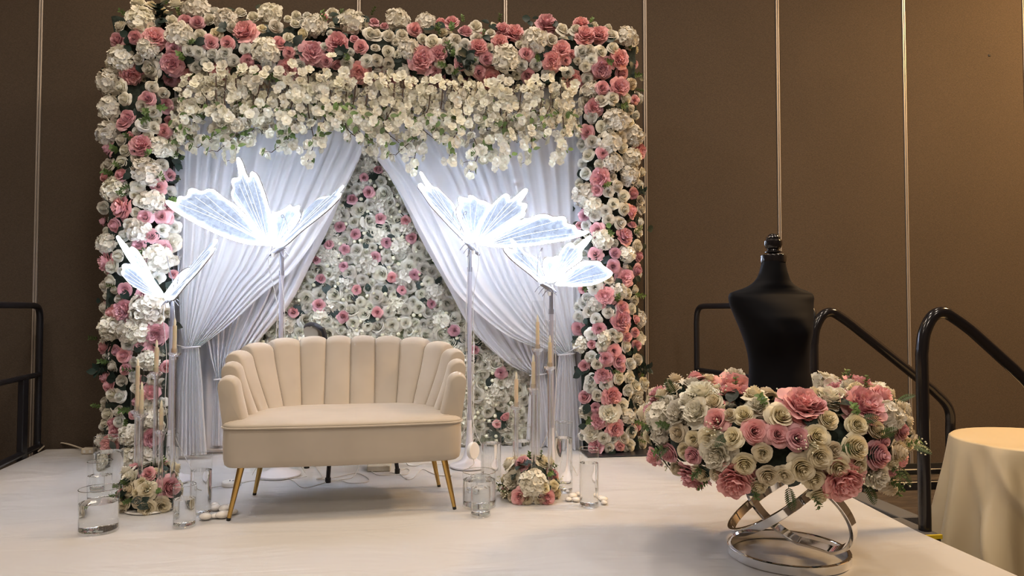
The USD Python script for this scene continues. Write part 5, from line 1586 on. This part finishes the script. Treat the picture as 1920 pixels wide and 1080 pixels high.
# denser, smooth loft
zs = np.arange(len(rows))
from scipy.interpolate import PchipInterpolator
rows = PchipInterpolator(zs, rows, axis=0)(np.linspace(0, len(rows) - 1, 90))
df.add("torso", loft(rows), BODYBLACK, 60)
q = at_depth(1450, 490, 3.0)
k3 = 3.0 / FPX
fin = [(0, 492), (22.5, 492), (23.2, 489), (23.2, 480), (21.5, 477.5), (14, 476.5), (15.5, 474), (15.5, 472), (11, 470), (10.5, 468), (14.5, 464), (16.2, 458), (16.0, 452), (13.5, 448.5), (12.2, 447.5), (13.4, 446), (12.8, 444.8), (11, 444), (9.5, 441), (6, 438.6), (0, 437.8)]
df.add("neck_cap", lathe([(r * k3, zpx(y)) for r, y in fin[:6]] + [(0, zpx(476.5))], 32, (q[0], q[1], 0)), GLOSSBLACK, 40)
df.add("finial", lathe([(0, zpx(476.6))] + [(r * k3, zpx(y)) for r, y in fin[6:]], 32, (q[0], q[1], 0)), GLOSSBLACK, 30)

# wreath
R1, RA, RB = 0.365, 0.155, 0.185
wr = Thing("flower_wreath", "thick ring wreath of ivory roses and pink peonies around the dress form", "flower wreath", tuple(WC))
ph, la = np.meshgrid(np.linspace(0, 2 * PI, 60), np.linspace(0, 2 * PI, 20), indexing="ij")
rr = R1 + 0.62 * RA * np.cos(la)
wr.add("foliage_mat", grid(np.stack([WC[0] + rr * np.cos(ph), WC[1] + rr * np.sin(ph), WC[2] + 0.60 * RB * np.sin(la)], -1)), MAT_GREEN, 60)


def torus_sdf(q):
    h = math.hypot(q[0], q[1]) - R1
    return (math.hypot(h / RA, q[2] / RB) - 1) * RA


def torus_n(q):
    l = math.hypot(q[0], q[1])
    h = l - R1
    n = np.array([q[0] / l * h / RA ** 2, q[1] / l * h / RA ** 2, q[2] / RB ** 2])
    return n / np.linalg.norm(n)


def hit_torus(px, py):
    d = ray(px, py)
    best, s = (9, None), 1.9
    while s < 4.2:
        q = C_O + d * s - WC
        v = torus_sdf(q)
        if v < best[0]:
            best = (v, q)
        if v < 0.002:
            break
        s += max(0.002, v * 0.6)
    q = best[1]
    l = math.hypot(q[0], q[1])          # onto the surface
    h, z = l - R1, q[2]
    f = math.hypot(h / RA, z / RB)
    h, z = h / f, z / f
    return np.array([q[0] / l * (R1 + h), q[1] / l * (R1 + h), z]), best[0]


WT = "P 450,190,88 780,250,88 1080,255,92 1040,150,62 450,620,88 980,620,92 255,610,66; p 365,325,56 550,380,62 665,395,52 760,415,58 1150,500,66 130,490,46 1165,205,56 1270,375,42 325,155,34 1185,430,34 1225,580,30;" \
     "W 290,195,72 270,285,64 370,495,76 455,120,58 180,295,60 1140,600,66 910,215,66 570,255,52; h 95,320,75 870,165,72 1200,300,72 90,400,50; i 500,300,50 675,305,60 175,390,42 325,415,52 855,405,56 1045,460,64 1055,345,52 1150,370,44 910,320,48 1250,480,56 1300,445,36 1265,245,40 960,555,56 1130,165,34 880,130,40 1015,120,34 335,130,40 350,235,44 1000,195,40 1300,330,36;" \
     "i 250,420,42 210,480,42 500,545,54 590,490,46 615,605,50 700,600,44 780,565,62 870,505,62 840,620,54 290,590,48 570,650,46 420,680,40 1060,550,44 175,570,40 940,470,36 430,300,36 1225,540,36"
g = np.random.default_rng(33)
used = []
for (k, px, py, r) in parse(WT, 1200, 660, 2.572):
    q, miss = hit_torus(px, py)
    n = torus_n(q)
    r = (r or 18) * depth_of(q + WC) / FPX
    plant(wr, k, WC + q - n * 0.01, n - 0.25 * C_F, r * 1.2, g, 0.12)
    used.append(q)
U_ = np.array(used)
nb = 0
for k in range(1500):                     # the rest of the ring
    a, b = g.uniform(0, 2 * PI), g.uniform(-1.0, 3.6)
    q = np.array([(R1 + RA * math.cos(b)) * math.cos(a), (R1 + RA * math.cos(b)) * math.sin(a), RB * math.sin(b)])
    if np.min(np.linalg.norm(U_ - q, axis=1)) < 0.044:
        continue
    plant(wr, g.choice(["c", "i", "p", "P", "h"], p=[.12, .54, .16, .1, .08]), WC + q, torus_n(q), g.uniform(0.038, 0.052), g)
    U_ = np.vstack([U_, q])
    nb += 1
    if nb > 140:
        break
for k in range(250):
    a, b = g.uniform(0, 2 * PI), g.uniform(-1.3, 3.4)
    q = np.array([(R1 + RA * math.cos(b)) * math.cos(a), (R1 + RA * math.cos(b)) * math.sin(a), RB * math.sin(b)])
    n = torus_n(q)
    if k % 6 == 0:
        wr.put("filler_sprig", KINDS["sprig_%d" % g.integers(2)], facing(WC + q * 1.0, n + g.normal(0, .35, 3), g.uniform(0.055, 0.07), g.uniform(0, 6)))
    elif k % 10 == 1:
        wr.put("berry_sprig", KINDS["berry_sprig"], facing(WC + q, n + g.normal(0, .25, 3), 0.05, g.uniform(0, 6)))
    else:
        leaf_at(wr, WC + q - n * g.uniform(0.005, 0.045), n, g.uniform(0.05, 0.08), g)
for (px, py, dx, dy) in [(1262, 735, -12, -20), (1255, 745, -30, -10), (1478, 915, 4, 30), (1530, 820, 30, 20), (1560, 830, 26, 8), (1600, 790, 20, -6), (1630, 905, 10, 30), (1690, 870, 12, 20), (1690, 740, 24, -14), (1710, 830, 14, 6), (1250, 830, -16, 18), (1640, 820, 20, -8), (1370, 800, -14, 14)]:
    q, _ = hit_torus(px, py)
    n = torus_n(q)
    y = C_R * dx - C_U * dy + n * 6 - C_F * 5
    y /= np.linalg.norm(y)
    x = np.cross(y, n)
    x /= np.linalg.norm(x)
    m = np.eye(4)
    m[:3, 0], m[:3, 1], m[:3, 2], m[:3, 3] = x * 0.085, y * 0.085, np.cross(x, y) * 0.085, WC + q - n * 0.03 + y * 0.02
    wr.put("fern_frond", KINDS["fern"], m)
